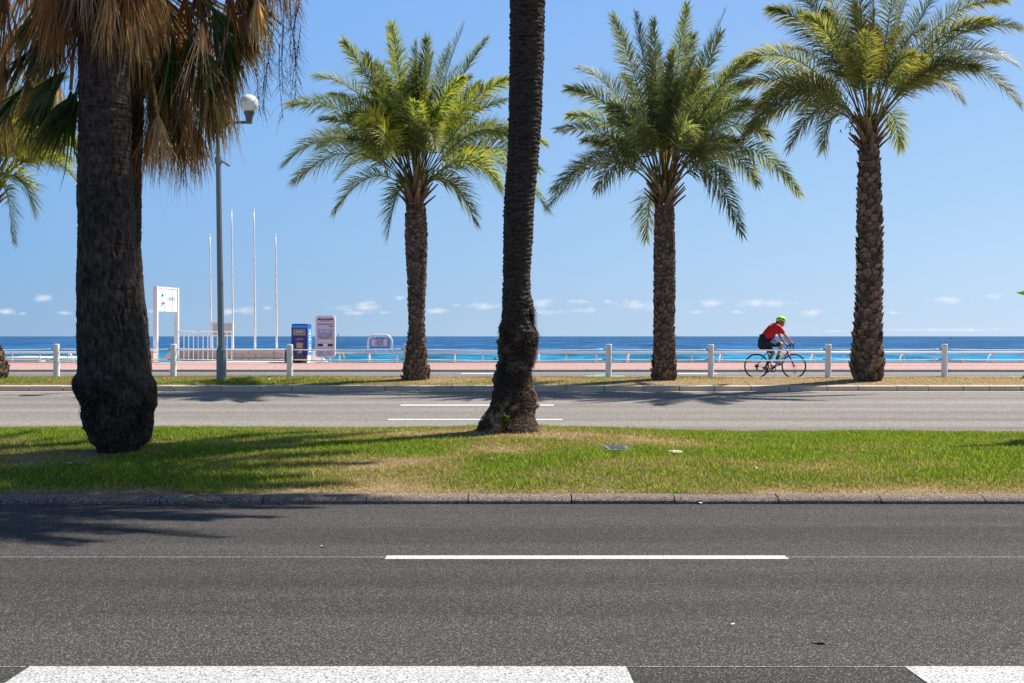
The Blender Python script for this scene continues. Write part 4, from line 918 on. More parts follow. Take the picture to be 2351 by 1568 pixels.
# beach access: pale apron, stone wall with coping, sloping parapets
strip('access_apron', [(47.9, PZ+.004), (52.6, PZ+.006)], M['concrete'], road_x(360, 48), road_x(722, 48))
WZ = 51.4; x0, x1 = road_x(408, WZ), road_x(661, WZ)
mb = MB(); mb.box(x0, x1, WZ, WZ+.45, PZ-.3, PZ+.415); cp = MB(); cp.box(x0-.02, x1+.02, WZ-.04, WZ+.5, PZ+.418, PZ+.50)
jt = MB()
for row in range(3):
    for k in range(9): jt.box(x0+.25+k*.52+(row % 2)*.26, x0+.262+k*.52+(row % 2)*.26, WZ-.004, WZ, PZ+.02+row*.135, PZ+.145+row*.135)
    jt.box(x0, x1, WZ-.005, WZ, PZ+.012+row*.135, PZ+.02+row*.135)
w = solid('stone_wall', 'low pinkish stone wall with white coping behind the lamp post, carrying the flagpoles', 'wall', [('masonry', mb, M['stone']), ('coping', cp, M['white'])], ((x0+x1)/2, WZ, PZ))
build('mortar_joint', jt, M['brown'], w)
mb = MB(); Zp = 49.5
a, b, c_ = at(366, 825, Zp), at(396, 802, Zp), at(396, 826, Zp)
v = [a, c_, b, a+[0, .25, 0], c_+[0, .25, 0], b+[0, .25, 0]]; mb.add(v, [(0, 1, 2), (5, 4, 3), (0, 3, 4, 1), (1, 4, 5, 2), (2, 5, 3, 0)])
setp(build('ramp_parapet', mb, M['panel_grey'], loc=a), 'small grey sloping parapet beside the tall sign posts', 'parapet')
mb = MB(); Zp = 48.9; a, b, c_, d_ = at(714, 832.5, Zp), at(714, 806, Zp), at(722, 806, Zp), at(752, 832.5, Zp)
v = [a, b, c_, d_]; v += [q+np.array([0, .3, 0]) for q in v]; mb.add(v, [(0, 3, 2, 1), (4, 5, 6, 7), (0, 1, 5, 4), (1, 2, 6, 5), (2, 3, 7, 6), (3, 0, 4, 7)])
setp(build('ramp_parapet', mb, M['white'], loc=a), 'white parapet sloping down to the beach under the map board', 'parapet')
mb = MB(); mb.box(*[road_x(q, 49) for q in (342, 352)], 49, 49.5, PZ-.1, PZ+.42); lid = MB(); lid.box(road_x(340, 49), road_x(354, 49), 48.96, 49.54, PZ+.423, PZ+.52)
solid('wall_pier', 'small pinkish pier with a white cap at the foot of the tall sign', 'pier', [('shaft', mb, M['stone']), ('cap', lid, M['white'])], at(347, 829, 49))
# beach huts seen over the left railing
mb = MB(); mb.box(road_x(3, 56), road_x(89, 56), 56, 59, -2.4, at(0, 821.5, 56)[2]); mb2 = MB(); mb2.box(road_x(0, 56), road_x(92, 56), 55.9, 59.1, at(0, 821.5, 56)[2], at(0, 820.3, 56)[2])
solid('beach_hut', 'low grey beach hut roof edge just over the railing at the far left', 'hut', [('wall', mb, M['panel_grey']), ('roof', mb2, M['white'])], at(45, 833, 56))
mb = MB(); mb.box(road_x(93, 57), road_x(205, 57), 57, 60.5, -2.4, at(0, 821.2, 57)[2]); mb2 = MB(); mb2.add([at(90, 821.2, 56.9), at(210, 821.2, 56.9), at(205, 819.3, 60.6), at(100, 819.3, 60.6)]+[at(90, 822, 56.9), at(210, 822, 56.9), at(205, 820.2, 60.6), at(100, 820.2, 60.6)], [(0, 1, 2, 3), (7, 6, 5, 4), (0, 4, 5, 1), (1, 5, 6, 2), (2, 6, 7, 3), (3, 7, 4, 0)])
solid('beach_hut', 'pale turquoise beach hut beside the massive fan palm trunk, over the railing', 'hut', [('wall', mb, M['turq']), ('roof', mb2, M['white'])], at(150, 833, 57))

# white barrier of vertical bars
root = thing('bar_fence', at(470, 827, 50.9), 'white barrier of thin vertical bars in front of the stone wall', 'fence'); Zf = 50.9
for y in (761, 826.3):
    mb = MB(); a, b = at(409, y, Zf), at(533, y+.8, Zf); mb.tube([a, (a+b)/2, b], .024, 8); build('rail', mb, M['white_rust'], root)
for k in range(12):
    x = 411+k*(532-411)/11.; mb = MB(); mb.tube([at(x, 761.5, Zf), at(x, 828 if k in (0, 5, 11) else 826, Zf)], .017, 8); build('bar', mb, M['white_rust'], root)
# flagpoles
pl = [(481.5, 541, 'shortest-looking flagpole, leftmost of the four peeling white poles'), (531.5, 484, 'tall peeling flagpole just right of the lamp post'), (582.5, 484, 'third peeling white flagpole from the left, standing clear of the lamp post'), (632.5, 541, 'rightmost of the four peeling white flagpoles, nearest the blue bin')]
pZ = WZ+.25
for (x, y, lab) in pl:
    a, b = at(x+(3.5 if x < 600 else 3), 798.5, pZ), at(x, y, pZ); a[2] = PZ+.502; t = np.linspace(0, 1, 8)[:, None]
    root = thing('flagpole', a, lab, 'flagpole', 'peeling white flagpoles on the stone wall')
    mb = MB(); mb.tube(a+(b-a)*t, np.interp(t[:, 0], [0, .45, 1], [.046, .036, .024]), 10); build('pole', mb, M['peeling'], root, smooth=True)
    mb = MB(); mb.ball(b+[0, 0, .02], .04, nu=10, nv=6); build('finial', mb, M['peeling'], root, smooth=True)
# blank grey notice board between the first two poles
root = thing('notice_board', at(511, 798, pZ-.12), 'blank grey notice board with a white frame, behind the lamp post between two flagpoles', 'notice board')
mb = MB(); a, b = at(488.5, 742, pZ-.1), at(533, 768, pZ-.1); mb.box(a[0], b[0], a[1]-.01, a[1]+.02, b[2], a[2]); build('board', mb, M['panel_grey'], root)
mb = MB(); 
for (xa, xb, ya, yb) in [(485, 536, 738.5, 742), (485, 536, 768, 771), (485, 489, 741.9, 768.1), (532.5, 536, 741.9, 768.1)]:
    a, b = at(xa, ya, pZ-.1), at(xb, yb, pZ-.1); mb.box(a[0], b[0], a[1]-.05, a[1]+.05, b[2], a[2])
build('frame', mb, M['white_rust'], root)
for x in (487, 534.5):
    mb = MB(); a, b = at(x-1.8, 771, pZ-.1), at(x+1.8, 798, pZ-.1); mb.box(a[0], b[0], a[1]-.03, a[1]+.03, PZ+.5, a[2]+.002); build('leg', mb, M['white_rust'], root)

# tall sign on two posts, turned a little towards the left
A_ = at(357.5, 829, 49.6); B_ = at(405.5, 827.5, 51.3); dirx = (B_-A_)*[1, 1, 0]; dirx /= np.linalg.norm(dirx); nrm = np.array([dirx[1], -dirx[0], 0.])
root = thing('beach_sign', A_, 'tall white sign on two posts with a round blue emblem, left of the bar fence', 'sign')
A_[2] = B_[2] = PZ; topA = at(0, 657.5, 49.6)[2]; topB = at(0, 662.5, 51.3)[2]; top = (topA+topB)/2+.02
up = np.array([0, 0, 1.])
for p in (A_, B_):
    mb = MB(); mb.obox(p+up*(top-PZ)/2, dirx*.052, nrm*.085, up*(top-PZ)/2); build('post', mb, M['white_rust'], root)
bw = np.linalg.norm((B_-A_)[:2])/2-.055; mid = (A_+B_)/2; bt = top-.04; bb = at(0, 713.5, 50.4)[2]
mb = MB(); mb.obox(mid+up*((bt+bb)/2-PZ), dirx*bw, nrm*.045, up*(bt-bb)/2); build('board', mb, M['signwhite'], root)
for z in (bt, bb):
    mb = MB(); mb.obox(mid+up*(z-PZ), dirx*bw*.998, nrm*.065, up*.028); build('board_edge', mb, M['white_rust'], root)
face = mid+nrm*.047; mid_z = (bt+bb)/2; yaw = math.atan2(dirx[1], dirx[0])
def on_face(u, v): return face+dirx*u*bw+up*(mid_z-PZ+v*(bt-bb)/2)
def disc(name, u, v, ru, rv, mat, off=.002, a0=0, a1=2*math.pi):
    mb = MB(); n = 24; v_ = [on_face(u, v)+nrm*off+dirx*ru*math.cos(a)+up*rv*math.sin(a) for a in np.linspace(a0, a1, n)]; mb.add(v_, [tuple(range(n))]); return build(name, mb, mat, root)
disc('emblem', -.5, .05, .12, .33, M['logo_blue']); disc('emblem_mark', -.45, -.28, .13, .09, M['red_print'], .004, math.pi, 2*math.pi)
disc('emblem_mark', -.5, .05, .05, .13, M['white_print'], .0045); disc('emblem_mark', -.5, .32, .07, .05, M['navy'], .006); disc('emblem_mark', -.6, -.55, .018, .08, M['navy'], .004)
text('lettering', 'LI RATETA', .20, on_face(.40, .04)+nrm*.003, (R(90), 0, yaw), M['grey_print'], root, sx=.72)

# ------------------------------------------------------------------ solar litter bin
ZB = 48.0; root = thing('litter_bin', at(687, 832, ZB), 'dark blue compacting litter bin with steel hatch, beside the map board', 'bin')
xa, xb = road_x(669, ZB), road_x(705.5, ZB); zt = at(0, 744.5, ZB)[2]; zb = at(0, 816, ZB)[2]; zg = PZ
mb = MB(); v = []
for (y0, y1, z_) in ((ZB, ZB+1.0, zb), (ZB, ZB+1.0, zt-.13), (ZB+.09, ZB+.95, zt)): v += [(xa, y0, z_), (xb, y0, z_), (xb, y1, z_), (xa, y1, z_)]
mb.add(v, [(0, 1, 5, 4), (2, 3, 7, 6), (3, 0, 4, 7), (4, 5, 9, 8), (6, 7, 11, 10), (7, 4, 8, 11), (3, 2, 1, 0), (1, 2, 6, 5), (5, 6, 10, 9)]); build('body', mb, M['blue'], root)
mb = MB(); mb.box(xa+.01, xb-.01, ZB+.08, ZB+.96, zt+.001, zt+.02); mb.box(xb+.001, xb+.012, ZB+.02, ZB+.98, zb+.02, zt-.13); build('sunlit_casing', mb, M['blue_sunlit'], root)  # top and right side overlaid in brighter blue, sunlight put into the colour
mb = MB(); mb.add([(xa+.01, ZB-.002, zt-.125), (xb-.01, ZB-.002, zt-.125), (xb-.01, ZB+.085, zt-.005), (xa+.01, ZB+.085, zt-.005)], [(0, 1, 2, 3)]); build('sunlit_lid_edge', mb, M['blue_sunlit'], root)  # sloping lid edge in the same painted sunlit blue
mb = MB(); mb.box(xa+.06, xb-.06, ZB-.012, ZB-.002, zt-.42, zt-.17); h = build('hatch', mb, M['steel'], root)
mb = MB(); xm = (xa+xb)/2; mb.tube([(xm-.1, ZB-.02, zt-.26), (xm-.1, ZB-.05, zt-.27), (xm+.12, ZB-.05, zt-.28), (xm+.12, ZB-.02, zt-.27)], .014, 6); build('handle', mb, M['white'], h)
mb = MB(); mb.box(xm-.12, xm+.14, ZB-.010, ZB-.002, zt-.90, zt-.68); s_ = build('sticker', mb, M['orange'], root)
mb = MB(); mb.box(xm-.075, xm+.095, ZB-.012, ZB-.0105, zt-.86, zt-.72); build('sticker_print', mb, M['green_print'], s_)
text('lettering', 'NE JETEZ PLUS', .035, (xm+.02, ZB-.004, zt-.53), (R(90), 0, 0), M['white_print'], root); text('lettering', 'NI PAPIERS NI MEGOTS', .033, (xm+.02, ZB-.004, zt-.58), (R(90), 0, 0), M['white_print'], root)
mb = MB(); mb.ball((xm+.06, ZB-.004, zt-.945), (.022, .004, .022), nu=8, nv=6); mb.box(xm+.035, xm+.085, ZB-.008, ZB-.002, zt-1.08, zt-.97)
mb.box(xm-.07, xm-.05, ZB-.008, ZB-.002, zt-1.09, zt-1.0); mb.box(xm-.05, xm-.01, ZB-.008, ZB-.002, zt-1.10, zt-1.08); mb.box(xm-.01, xm+.01, ZB-.008, ZB-.002, zt-1.09, zt-1.0); build('pictogram', mb, M['white_print'], root)
mb = MB()
for k in range(3): mb.box(xm-.14+.02*k, xm+.16-.02*k, ZB-.007, ZB-.002, zt-1.135-.025*k, zt-1.128-.025*k)
build('small_print', mb, M['grey_print'], root)
for k, c in enumerate(['green_print', 'white_print', 'green_print', 'turq', 'pink_print', 'green_print', 'white_print', 'white_print']):
    mb = MB(); z = zt-.24-.11*k; mb.box(xb+.013, xb+.016, ZB+.30, ZB+.78, z-.035, z+.035); build('side_print', mb, M[c], root)
mb = MB(); mb.box(xa+.03, xb-.02, ZB+.05, ZB+.95, zg, zb-.002); build('plinth', mb, M['brown'], root)
mb = MB(); mb.box(xb-.018, xb+.005, ZB+.04, ZB+.99, zg, zb-.003); build('plinth_side', mb, M['white_rust'], root)
mb = MB(); mb.box(xa+.08, xm+.08, ZB+.045, ZB+.049, zg+.02, zg+.12); build('vent', mb, M['dark_hole'], root)
mb = MB(); zz_ = 48.6; mb.box(road_x(653.5, zz_), road_x(668, zz_), zz_, zz_+.6, PZ, at(0, 806, zz_)[2]); mb2 = MB(); mb2.box(road_x(652.5, zz_), road_x(668.5, zz_), zz_-.03, zz_+.63, at(0, 806, zz_)[2]+.002, at(0, 804, zz_)[2])
solid('rusty_box', 'rust brown box with a pale lid squeezed between the stone wall and the blue bin', 'box', [('case', mb, M['brown']), ('lid', mb2, M['concrete'])], at(660, 833, zz_))

# ------------------------------------------------------------------ map board
ZT = 48.0; root = thing('map_board', at(747, 832, ZT), 'tall white framed beach information board with a map, right of the blue bin', 'information board')
def rrect(x0, x1, z0, z1, rad, n=7):
    pts = []
    for (cx, cz, a0) in ((x1-rad, z1-rad, 0), (x0+rad, z1-rad, 90), (x0+rad, z0+rad, 180), (x1-rad, z0+rad, 270)):
        for k in range(n): a = R(a0+90*k/(n-1)); pts.append((cx+rad*math.cos(a), cz+rad*math.sin(a)))
    return pts
def plate(name, pts, y0, y1, mat, parent):
    n = len(pts); mb = MB(); mb.add([(x, y0, z) for x, z in pts]+[(x, y1, z) for x, z in pts], [tuple(range(n-1, -1, -1)), tuple(range(n, 2*n))]+[(k, (k+1) % n, n+(k+1) % n, n+k) for k in range(n)]); return build(name, mb, mat, parent)
xa, xb = road_x(724.5, ZT), road_x(769.8, ZT); zt = at(0, 724.5, ZT)[2]; zb = at(0, 820.5, ZT)[2]; W = xb-xa; Hh = zt-zb
o1 = rrect(xa, xb, zb, zt, .13); i1 = rrect(xa+.05, xb-.045, zb+.06, zt-.05, .08); n = len(o1); mb = MB()
mb.add([(x, ZT-.05, z) for x, z in o1]+[(x, ZT-.05, z) for x, z in i1]+[(x, ZT+.12, z) for x, z in o1]+[(x, ZT+.0, z) for x, z in i1], [(k, (k+1) % n, n+(k+1) % n, n+k) for k in range(n)]+[(k, 2*n+k, 2*n+(k+1) % n, (k+1) % n) for k in range(n)]+[(n+k, n+(k+1) % n, 3*n+(k+1) % n, 3*n+k) for k in range(n)]+[tuple(range(2*n, 3*n))])
build('frame', mb, M['white'], root)
pp = plate('poster', rrect(xa+.05, xb-.045, zb+.06, zt-.05, .08), ZT-.012, ZT+.02, M['poster'], root)
def pr(name, u0, u1, v0, v1, mat, off=0): mb = MB(); mb.box(xa+u0*W, xa+u1*W, ZT-.0155-off, ZT-.0125, zt-v1*Hh, zt-v0*Hh); return build(name, mb, M[mat], pp)
pr('heading', .12, .87, .07, .112, 'navy'); pr('text_line', .25, .75, .125, .14, 'pink_print'); pr('text_line', .12, .87, .195, .213, 'navy'); pr('text_line', .68, .87, .245, .265, 'navy')
pr('pictogram', .18, .23, .223, .235, 'red_print'); pr('pictogram', .35, .40, .223, .235, 'green_print'); pr('pictogram', .35, .40, .28, .292, 'red_print'); pr('map', .13, .86, .325, .565, 'sea_print'); pr('map_land', .13, .86, .53, .57, 'land_print', .002); pr('map_land', .62, .86, .47, .535, 'land_print', .0012)
mb = MB(); mb.tube([(xa+W*(.16+.66*t), ZT-.018, zt-Hh*(.49+.05*math.sin(t*3.0)-.13*max(0, t-.55))) for t in np.linspace(0, 1, 14)], .008, 5); build('map_coastline', mb, M['navy'], pp)
for k in range(5): pr('map_inset', .25+.09*k if k < 2 else .36+.1*(k-1), .31+.09*k if k < 2 else .42+.1*(k-1), .345, .40 if k else .41, 'poster', .003)
for k in range(6): pr('text_line', .18+.11*k, .25+.11*k, .585, .62, 'white_print')
pr('banner', .12, .38, .675, .735, 'navy'); pr('banner', .62, .87, .675, .735, 'navy'); pr('banner', .39, .61, .675, .735, 'white_print')
for k in range(6):
    for q in (0, 1): pr('bullet', .15+.38*q, .175+.38*q, .81+.022*k, .82+.022*k, 'red_print'); pr('text_line', .19+.38*q, .44+.38*q, .812+.022*k, .818+.022*k, 'grey_print')
text('lettering', 'PLAGES PUBLIQUES DE NICE', .032, (xa+W*.5, ZT-.019, zt-Hh*.091), (R(90), 0, 0), M['white_print'], pp)
for q in (.3, .7):
    mb = MB(); X = xa+W*q; mb.tube([(X, ZT+.14, zb+.3), (X, ZT+.14, PZ)], .03, 8); build('leg', mb, M['white'], root)

# ------------------------------------------------------------------ PLAGE SANS TABAC sign on the railing
ZS = RZ; root = thing('arched_sign', at(872, 808, ZS), 'arched white tube sign on the railing reading PLAGE SANS TABAC', 'sign')
xa, xb = road_x(845, ZS), road_x(900, ZS); zt = at(0, 769, ZS)[2]; zb = PZ+rail_h-.0; rad = .27
P = [(xa, zb), (xa, zt-rad)]+[(xa+rad-rad*math.cos(a), zt-rad+rad*math.sin(a)) for a in np.linspace(0, math.pi/2, 8)[1:]]+[(xb-rad+rad*math.sin(a), zt-rad+rad*math.cos(a)) for a in np.linspace(0, math.pi/2, 8)]+[(xb, zb)]
mb = MB(); mb.tube([(x, ZS, z) for x, z in P], .034, 10); build('arch', mb, M['white'], root, smooth=True)
x0, x1 = road_x(850.5, ZS), road_x(894.5, ZS); z0, z1 = at(0, 799.5, ZS)[2], at(0, 775, ZS)[2]
pts = [(x0, z0), (x1, z0), (x1, z1-.05)]+[(x1-(x1-x0)*t, z1-.05+.05*math.sin(math.pi*t)) for t in (.25, .5, .75)]+[(x0, z1-.05)]
bd = plate('panel', pts, ZS-.02, ZS+.02, M['mid_blue'], root)
x2, x3 = road_x(853, ZS), road_x(889.5, ZS); z2, z3 = at(0, 795, ZS)[2], at(0, 778, ZS)[2]
plate('panel_face', [(x2, z2), (x3, z2), (x3, z3), (x2, z3)], ZS-.024, ZS-.0205, M['poster'], root)
for k, wd in enumerate(('PLAGE', 'SANS', 'TABAC')): text('lettering', wd, .115, ((x2+x3)/2, ZS-.026, z3-.045-.077*k), (R(90), 0, 0), M['navy'], root, .003)
mb = MB(); mb.tube([((x2+x3)/2+(t-.5)*.27, ZS-.027, z2+.032-.012*math.sin(t*math.pi)) for t in np.linspace(0, 1, 7)], .004, 5); build('underline', mb, M['mid_blue'], root)
for x in (862, 885.5):
    mb = MB(); mb.tube([(road_x(x, ZS), ZS, z0+.002), (road_x(x, ZS), ZS, zb-.01)], .018, 8); build('stem', mb, M['white'], root)
    mb = MB(); mb.tube([(road_x(x, ZS), ZS, z1-.02), (road_x(x, ZS), ZS, zt-.01)], .014, 8); build('stem', mb, M['white'], root)

# ------------------------------------------------------------------ street lamp
ZL = 30.2; root = thing('street_lamp', at(508, 869, ZL), 'grey fluted street lamp with a milky ball globe, its top lost in the brown fronds', 'street lamp')
def oct_prism(mb, z0, z1, xa, ra, xb, rb, n=12, flute=0):
    a = np.arange(n)*2*math.pi/n+.13; rr = 1-flute*(np.arange(n) % 2)
    v = np.concatenate([np.stack([xa+np.cos(a)*ra*rr, ZL+np.sin(a)*ra*rr, a*0+z0], 1), np.stack([xb+np.cos(a)*rb*rr, ZL+np.sin(a)*rb*rr, a*0+z1], 1)])
    mb.add(v, [(j, (j+1) % n, n+(j+1) % n, n+j) for j in range(n)]+[tuple(range(n-1, -1, -1)), tuple(range(n, 2*n))])
pz = lambda y: at(0, y, ZL)[2]; px = lambda x: road_x(x, ZL); u_ = ZL/F
mb = MB(); oct_prism(mb, pz(871), pz(804), px(508.5), 11.6*u_, px(508), 11*u_, 24, .07); oct_prism(mb, pz(804)+.001, pz(797), px(508), 10.8*u_, px(508), 8.3*u_, 24); oct_prism(mb, pz(797)+.001, pz(793), px(508), 8.8*u_, px(508), 8.4*u_, 24); build('base', mb, M['lamp_grey'], root)
mb = MB(); oct_prism(mb, pz(793)+.001, pz(376), px(507.8), 7.6*u_, px(501.3), 5.7*u_, 24, .10); build('pole', mb, M['lamp_grey'], root)
mb = MB(); oct_prism(mb, pz(376)+.001, pz(361), px(501.2), 8.6*u_, px(501), 8.3*u_, 20); build('collar', mb, M['lamp_grey'], root)
mb = MB(); a = np.array([px(507), ZL, pz(368)]); b = np.array([px(527), ZL-.1, pz(381)]); mb.tube([a, (a+b)/2, b], .024, 8); mb.ball(b, .032, nu=8, nv=6); build('flag_holder', mb, M['lamp_grey'], root)
mb = MB(); oct_prism(mb, pz(361)+.001, pz(262), px(501), 4.8*u_, px(499), 4.0*u_, 16); build('upper_pole', mb, M['lamp_dark'], root)
def arm(sg, gx):
    mb = MB(); P = [np.array([px(500+sg*4), ZL, pz(292)]), np.array([px(500+sg*24), ZL, pz(284)]), np.array([px(500+sg*46), ZL, pz(281)]), np.array([px(gx), ZL, pz(281)])]; mb.tube(P, .035, 8); build('arm', mb, M['lamp_dark'], root)
    mb = MB(); c = px(gx); mb.tube([(c, ZL, pz(284)), (c, ZL, pz(278)), (c, ZL, pz(268)), (c, ZL, pz(259)), (c, ZL, pz(257))], [.075, .08, .095, .13, .135], 16); hd = build('lamp_holder', mb, M['lamp_dark'], root)
    rg = 21*u_; cz = pz(238)
    for nm, lo, hi, mt in (('globe', -.95, .12, 'globe_lower'), ('globe_cap', .12, 1.0, 'globe_top')):
        mb = MB(); th = np.linspace(math.asin(lo), math.asin(hi), 10); n = 28; a = np.arange(n)*2*math.pi/n; q = rg*(1.0 if nm == 'globe' else 1.012)
        v = np.concatenate([np.stack([c+np.cos(a)*q*math.cos(t), ZL+np.sin(a)*q*math.cos(t), a*0+cz+q*math.sin(t)], 1) for t in th])
        mb.add(v, [(k*n+j, k*n+(j+1) % n, (k+1)*n+(j+1) % n, (k+1)*n+j) for k in range(9) for j in range(n)]); build(nm, mb, M[mt], root, smooth=True)
arm(1, 572); arm(-1, 428)

# ------------------------------------------------------------------ small things on the lawn and road
def plate_on_ground(px0, px1, py0, py1, skew):
    pass
root = thing('manhole_cover', PLATE, 'square grey patterned metal cover set in the bleached grass right of the tall dark palm', 'manhole cover')
Zf_, Zn = 16.05, 15.42
hh = lambda X, Y: float(lawn_h(np.array([X]), np.array([Y]))[0])
c4 = []
for (x, Z) in ((1384, Zf_), (1435, Zf_), (1449, Zn), (1397, Zn)):
    X = road_x(x, Z); c4.append(np.array([X, Z, 0]))
zl = sum(hh(q[0], q[1]) for q in c4)/4+.012
c4 = [q+np.array([0, 0, zl+(.004 if i < 2 else -.006)]) for i, q in enumerate(c4)]
mb = MB(); mb.add(c4+[q-np.array([0, 0, .08]) for q in c4], [(3, 2, 1, 0), (0, 1, 5, 4), (1, 2, 6, 5), (2, 3, 7, 6), (3, 0, 4, 7)]); e1, e2 = c4[1]-c4[0], c4[3]-c4[0]
for i in range(9):
    for j in range(7):
        if (i in (0, 8) or j in (0, 6)): continue
        p = c4[0]+e1*(.05+.1*i+.05)+e2*(.07+.13*j+.0)+np.array([0, 0, .004]); mb.obox(p, e1*.036, e2*.02*(1+(i+j) % 2), [0, 0, .004])
build('cover', mb, simple('cast iron cover', (.12, .125, .14), .6, noise=.3, nscale=14), root)
EXCL.append((PLATE[0], PLATE[1], .27))
p = at(1551, 1040, 15.5); p[2] = hh(p[0], p[1])+.012
mb = MB(); mb.ball(p, (.10, .16, .014), nu=18, nv=6); setp(build('stone_marker', mb, M['stone'], loc=p), 'small flat pale stone in the grass right of the metal cover', 'stone'); EXCL.append((p[0], p[1], .12))
def leaf_litter(label, x, y, Z, zz, s, c, name='dead_leaf'):
    m_ = simple('litter '+label[:20], c, .7); mb = MB(); P0 = at(x, y, Z); P0[2] = zz; n = 7; v = [P0+np.array([0, 0, s*.3])]
    for k in range(n): a = 2*math.pi*k/n; v.append(P0+np.array([math.cos(a)*s*(1 if k % 2 else .6), math.sin(a)*s*.6*(1 if k % 2 else .7), random.uniform(.0, .35)*s+.004]))
    mb.add(v, [(0, k+1, (k+1) % n+1) for k in range(n)]); return setp(build(name, mb, m_, loc=P0), label, 'litter' if name != 'dead_leaf' else 'leaf')
leaf_litter('reddish brown curled leaf lying on the lawn below the tall dark palm', 1128, 1057, 14.55, hh(road_x(1128, 14.55), 14.55)+.03, .06, (.30, .07, .03))
leaf_litter('black torn rubber scrap on the near road, lower right', 1886, 1477, F*CZ/705, .006, .055, (.006, .006, .006), 'dark_leaf')  # black spot on the road, built as a leaf
leaf_litter('tiny white paper scrap on the near road below the lane dash', 1683, 1437, F*CZ/665, .006, .02, (.7, .7, .68), 'paper_scrap')
leaf_litter('small pale twig flake on the near road, left of the lane dash', 744, 1257, F*CZ/485, .006, .035, (.6, .5, .36), 'bark_flake')
leaf_litter('orange leaf in the gutter at the left end of the near kerb', 198, 1157, 12.6, .006, .045, (.5, .14, .04))
leaf_litter('small orange leaf in the gutter, second from the left', 473, 1160, 12.55, .006, .03, (.48, .12, .04))
leaf_litter('white crumpled paper in the gutter right of centre', 1609, 1158, 12.6, .01, .03, (.8, .8, .82), 'paper_scrap')
leaf_litter('white crumpled tissue on the lawn near the massive fan palm shadow', 577, 1096, 13.55, hh(road_x(577, 13.5), 13.5)+.03, .022, (.8, .8, .82), 'paper_scrap')
leaf_litter('white paper scrap on the grass right of the metal cover', 1738, 1073, 14.1, hh(road_x(1738, 14.1), 14.1)+.03, .018, (.8, .8, .8), 'paper_scrap')
leaf_litter('white plastic bag scrap on the lamp post lawn', 617, 878.5, 30.1, float(far_lawn_h(np.array([road_x(617, 30.1)]), np.array([30.1]))[0])+.03, .075, (.8, .8, .82), 'plastic_scrap')
leaf_litter('pale fallen bark strip on the lawn near the left shadow', 160, 1076, 14.2, hh(road_x(160, 14.2), 14.2)+.03, .06, (.5, .45, .36), 'bark_flake')

# pigeon under the railing
root = thing('pigeon', at(1144, 833, 46.6), 'small brown pigeon walking on the promenade left of the tall dark trunk', 'bird'); zg = PZ; X = road_x(1144, 46.6)
mb = MB(); mb.limb([(X-.13, 46.6, zg+.20), (X-.09, 46.6, zg+.15), (X-.02, 46.6, zg+.105), (X+.07, 46.6, zg+.085), (X+.15, 46.6, zg+.06)], [.024, .034, .055, .042, .014], 12); mb.limb([(X-.12, 46.6, zg+.205), (X-.145, 46.6, zg+.215)], [.027, .021], 10)
b_ = build('body', mb, M['feather'], root, smooth=True)
mb = MB(); mb.limb([(X-.16, 46.6, zg+.21), (X-.19, 46.6, zg+.203)], [.007, .003], 6); build('beak', mb, M['black'], root)
for q in (-.02, .02): mb = MB(); mb.limb([(X, 46.6+q, zg+.07), (X-.005, 46.6+q, zg+.005)], [.006, .005], 6); build('leg', mb, M['red_print'], root)

# boats and buoy
def boat(name, label, cat, x, Zb_, L, H, sail=False):
    p = at(x, 772, Zb_); p[2] = -3.5; root = thing(name, p, label, cat); X, Y, zz_ = p; k = L
    mb = MB(); v = []
    for (t, w, h) in ((-.5, .12, .9), (-.2, .16, .85), (.2, .14, .95), (.5, .01, 1.25)): v += [(X+t*k, Y-w*k, zz_+h*H*.3), (X+t*k, Y+w*k, zz_+h*H*.3), (X+t*k*.95, Y, zz_-.2)]
    f = [(3*i+a, 3*i+b, 3*i+3+b, 3*i+3+a) for i in range(3) for a, b in ((0, 1), (1, 2), (2, 0))]+[(0, 1, 2), (11, 10, 9)]; mb.add(v, f); build('hull', mb, M['signwhite'], root)
    if sail:
        mb = MB(); mb.tube([(X, Y, zz_+.3), (X, Y, zz_+H*1.0)], .12, 6); build('mast', mb, M['lamp_dark'], root)
        mb = MB(); mb.add([(X+.1, Y, zz_+H*.12), (X+k*.42, Y+.4, zz_+H*.12), (X+.1, Y, zz_+H*.95), (X+k*.2, Y+.7, zz_+H*.45)], [(0, 1, 3), (0, 3, 2), (1, 2, 3)]); build('mainsail', mb, M['panel_grey'], root)
        mb = MB(); mb.add([(X-.1, Y, zz_+H*.9), (X-k*.46, Y-.2, zz_+H*.12), (X-.15, Y-.3, zz_+H*.14)], [(0, 1, 2)]); build('jib', mb, M['signwhite'], root)
    else:
        mb = MB(); frustum(mb, [(X-.25*k, Y-.1*k, zz_+H*.25), (X+.2*k, Y-.1*k, zz_+H*.25), (X+.2*k, Y+.1*k, zz_+H*.25), (X-.25*k, Y+.1*k, zz_+H*.25)], [(X-.2*k, Y-.07*k, zz_+H*.8), (X+.05*k, Y-.07*k, zz_+H*.8), (X+.05*k, Y+.07*k, zz_+H*.8), (X-.2*k, Y+.07*k, zz_+H*.8)]); build('cabin', mb, M['white'], root)
        mb = MB(); mb.box(X-.17*k, X+.06*k, Y-.072*k-.05, Y+.072*k+.05, zz_+H*.5, zz_+H*.62); build('window', mb, M['navy'], root)
        mb = MB(); mb.tube([(X-.1*k, Y, zz_+H*.8), (X-.12*k, Y, zz_+H*1.1)], .1, 5); build('mast', mb, M['white'], root)
boat('sailboat', 'tiny sailboat on the horizon right of the map board', 'sailboat', 777, 2600, 5.2, 12, True)
boat('motor_boat', 'small white motor boat on the horizon right of the middle date palm trunk', 'motor boat', 1555, 2700, 13, 7.5)
boat('motor_boat', 'low white motor boat on the horizon right of the rightmost date palm', 'motor boat', 2183, 3000, 14, 6.5)
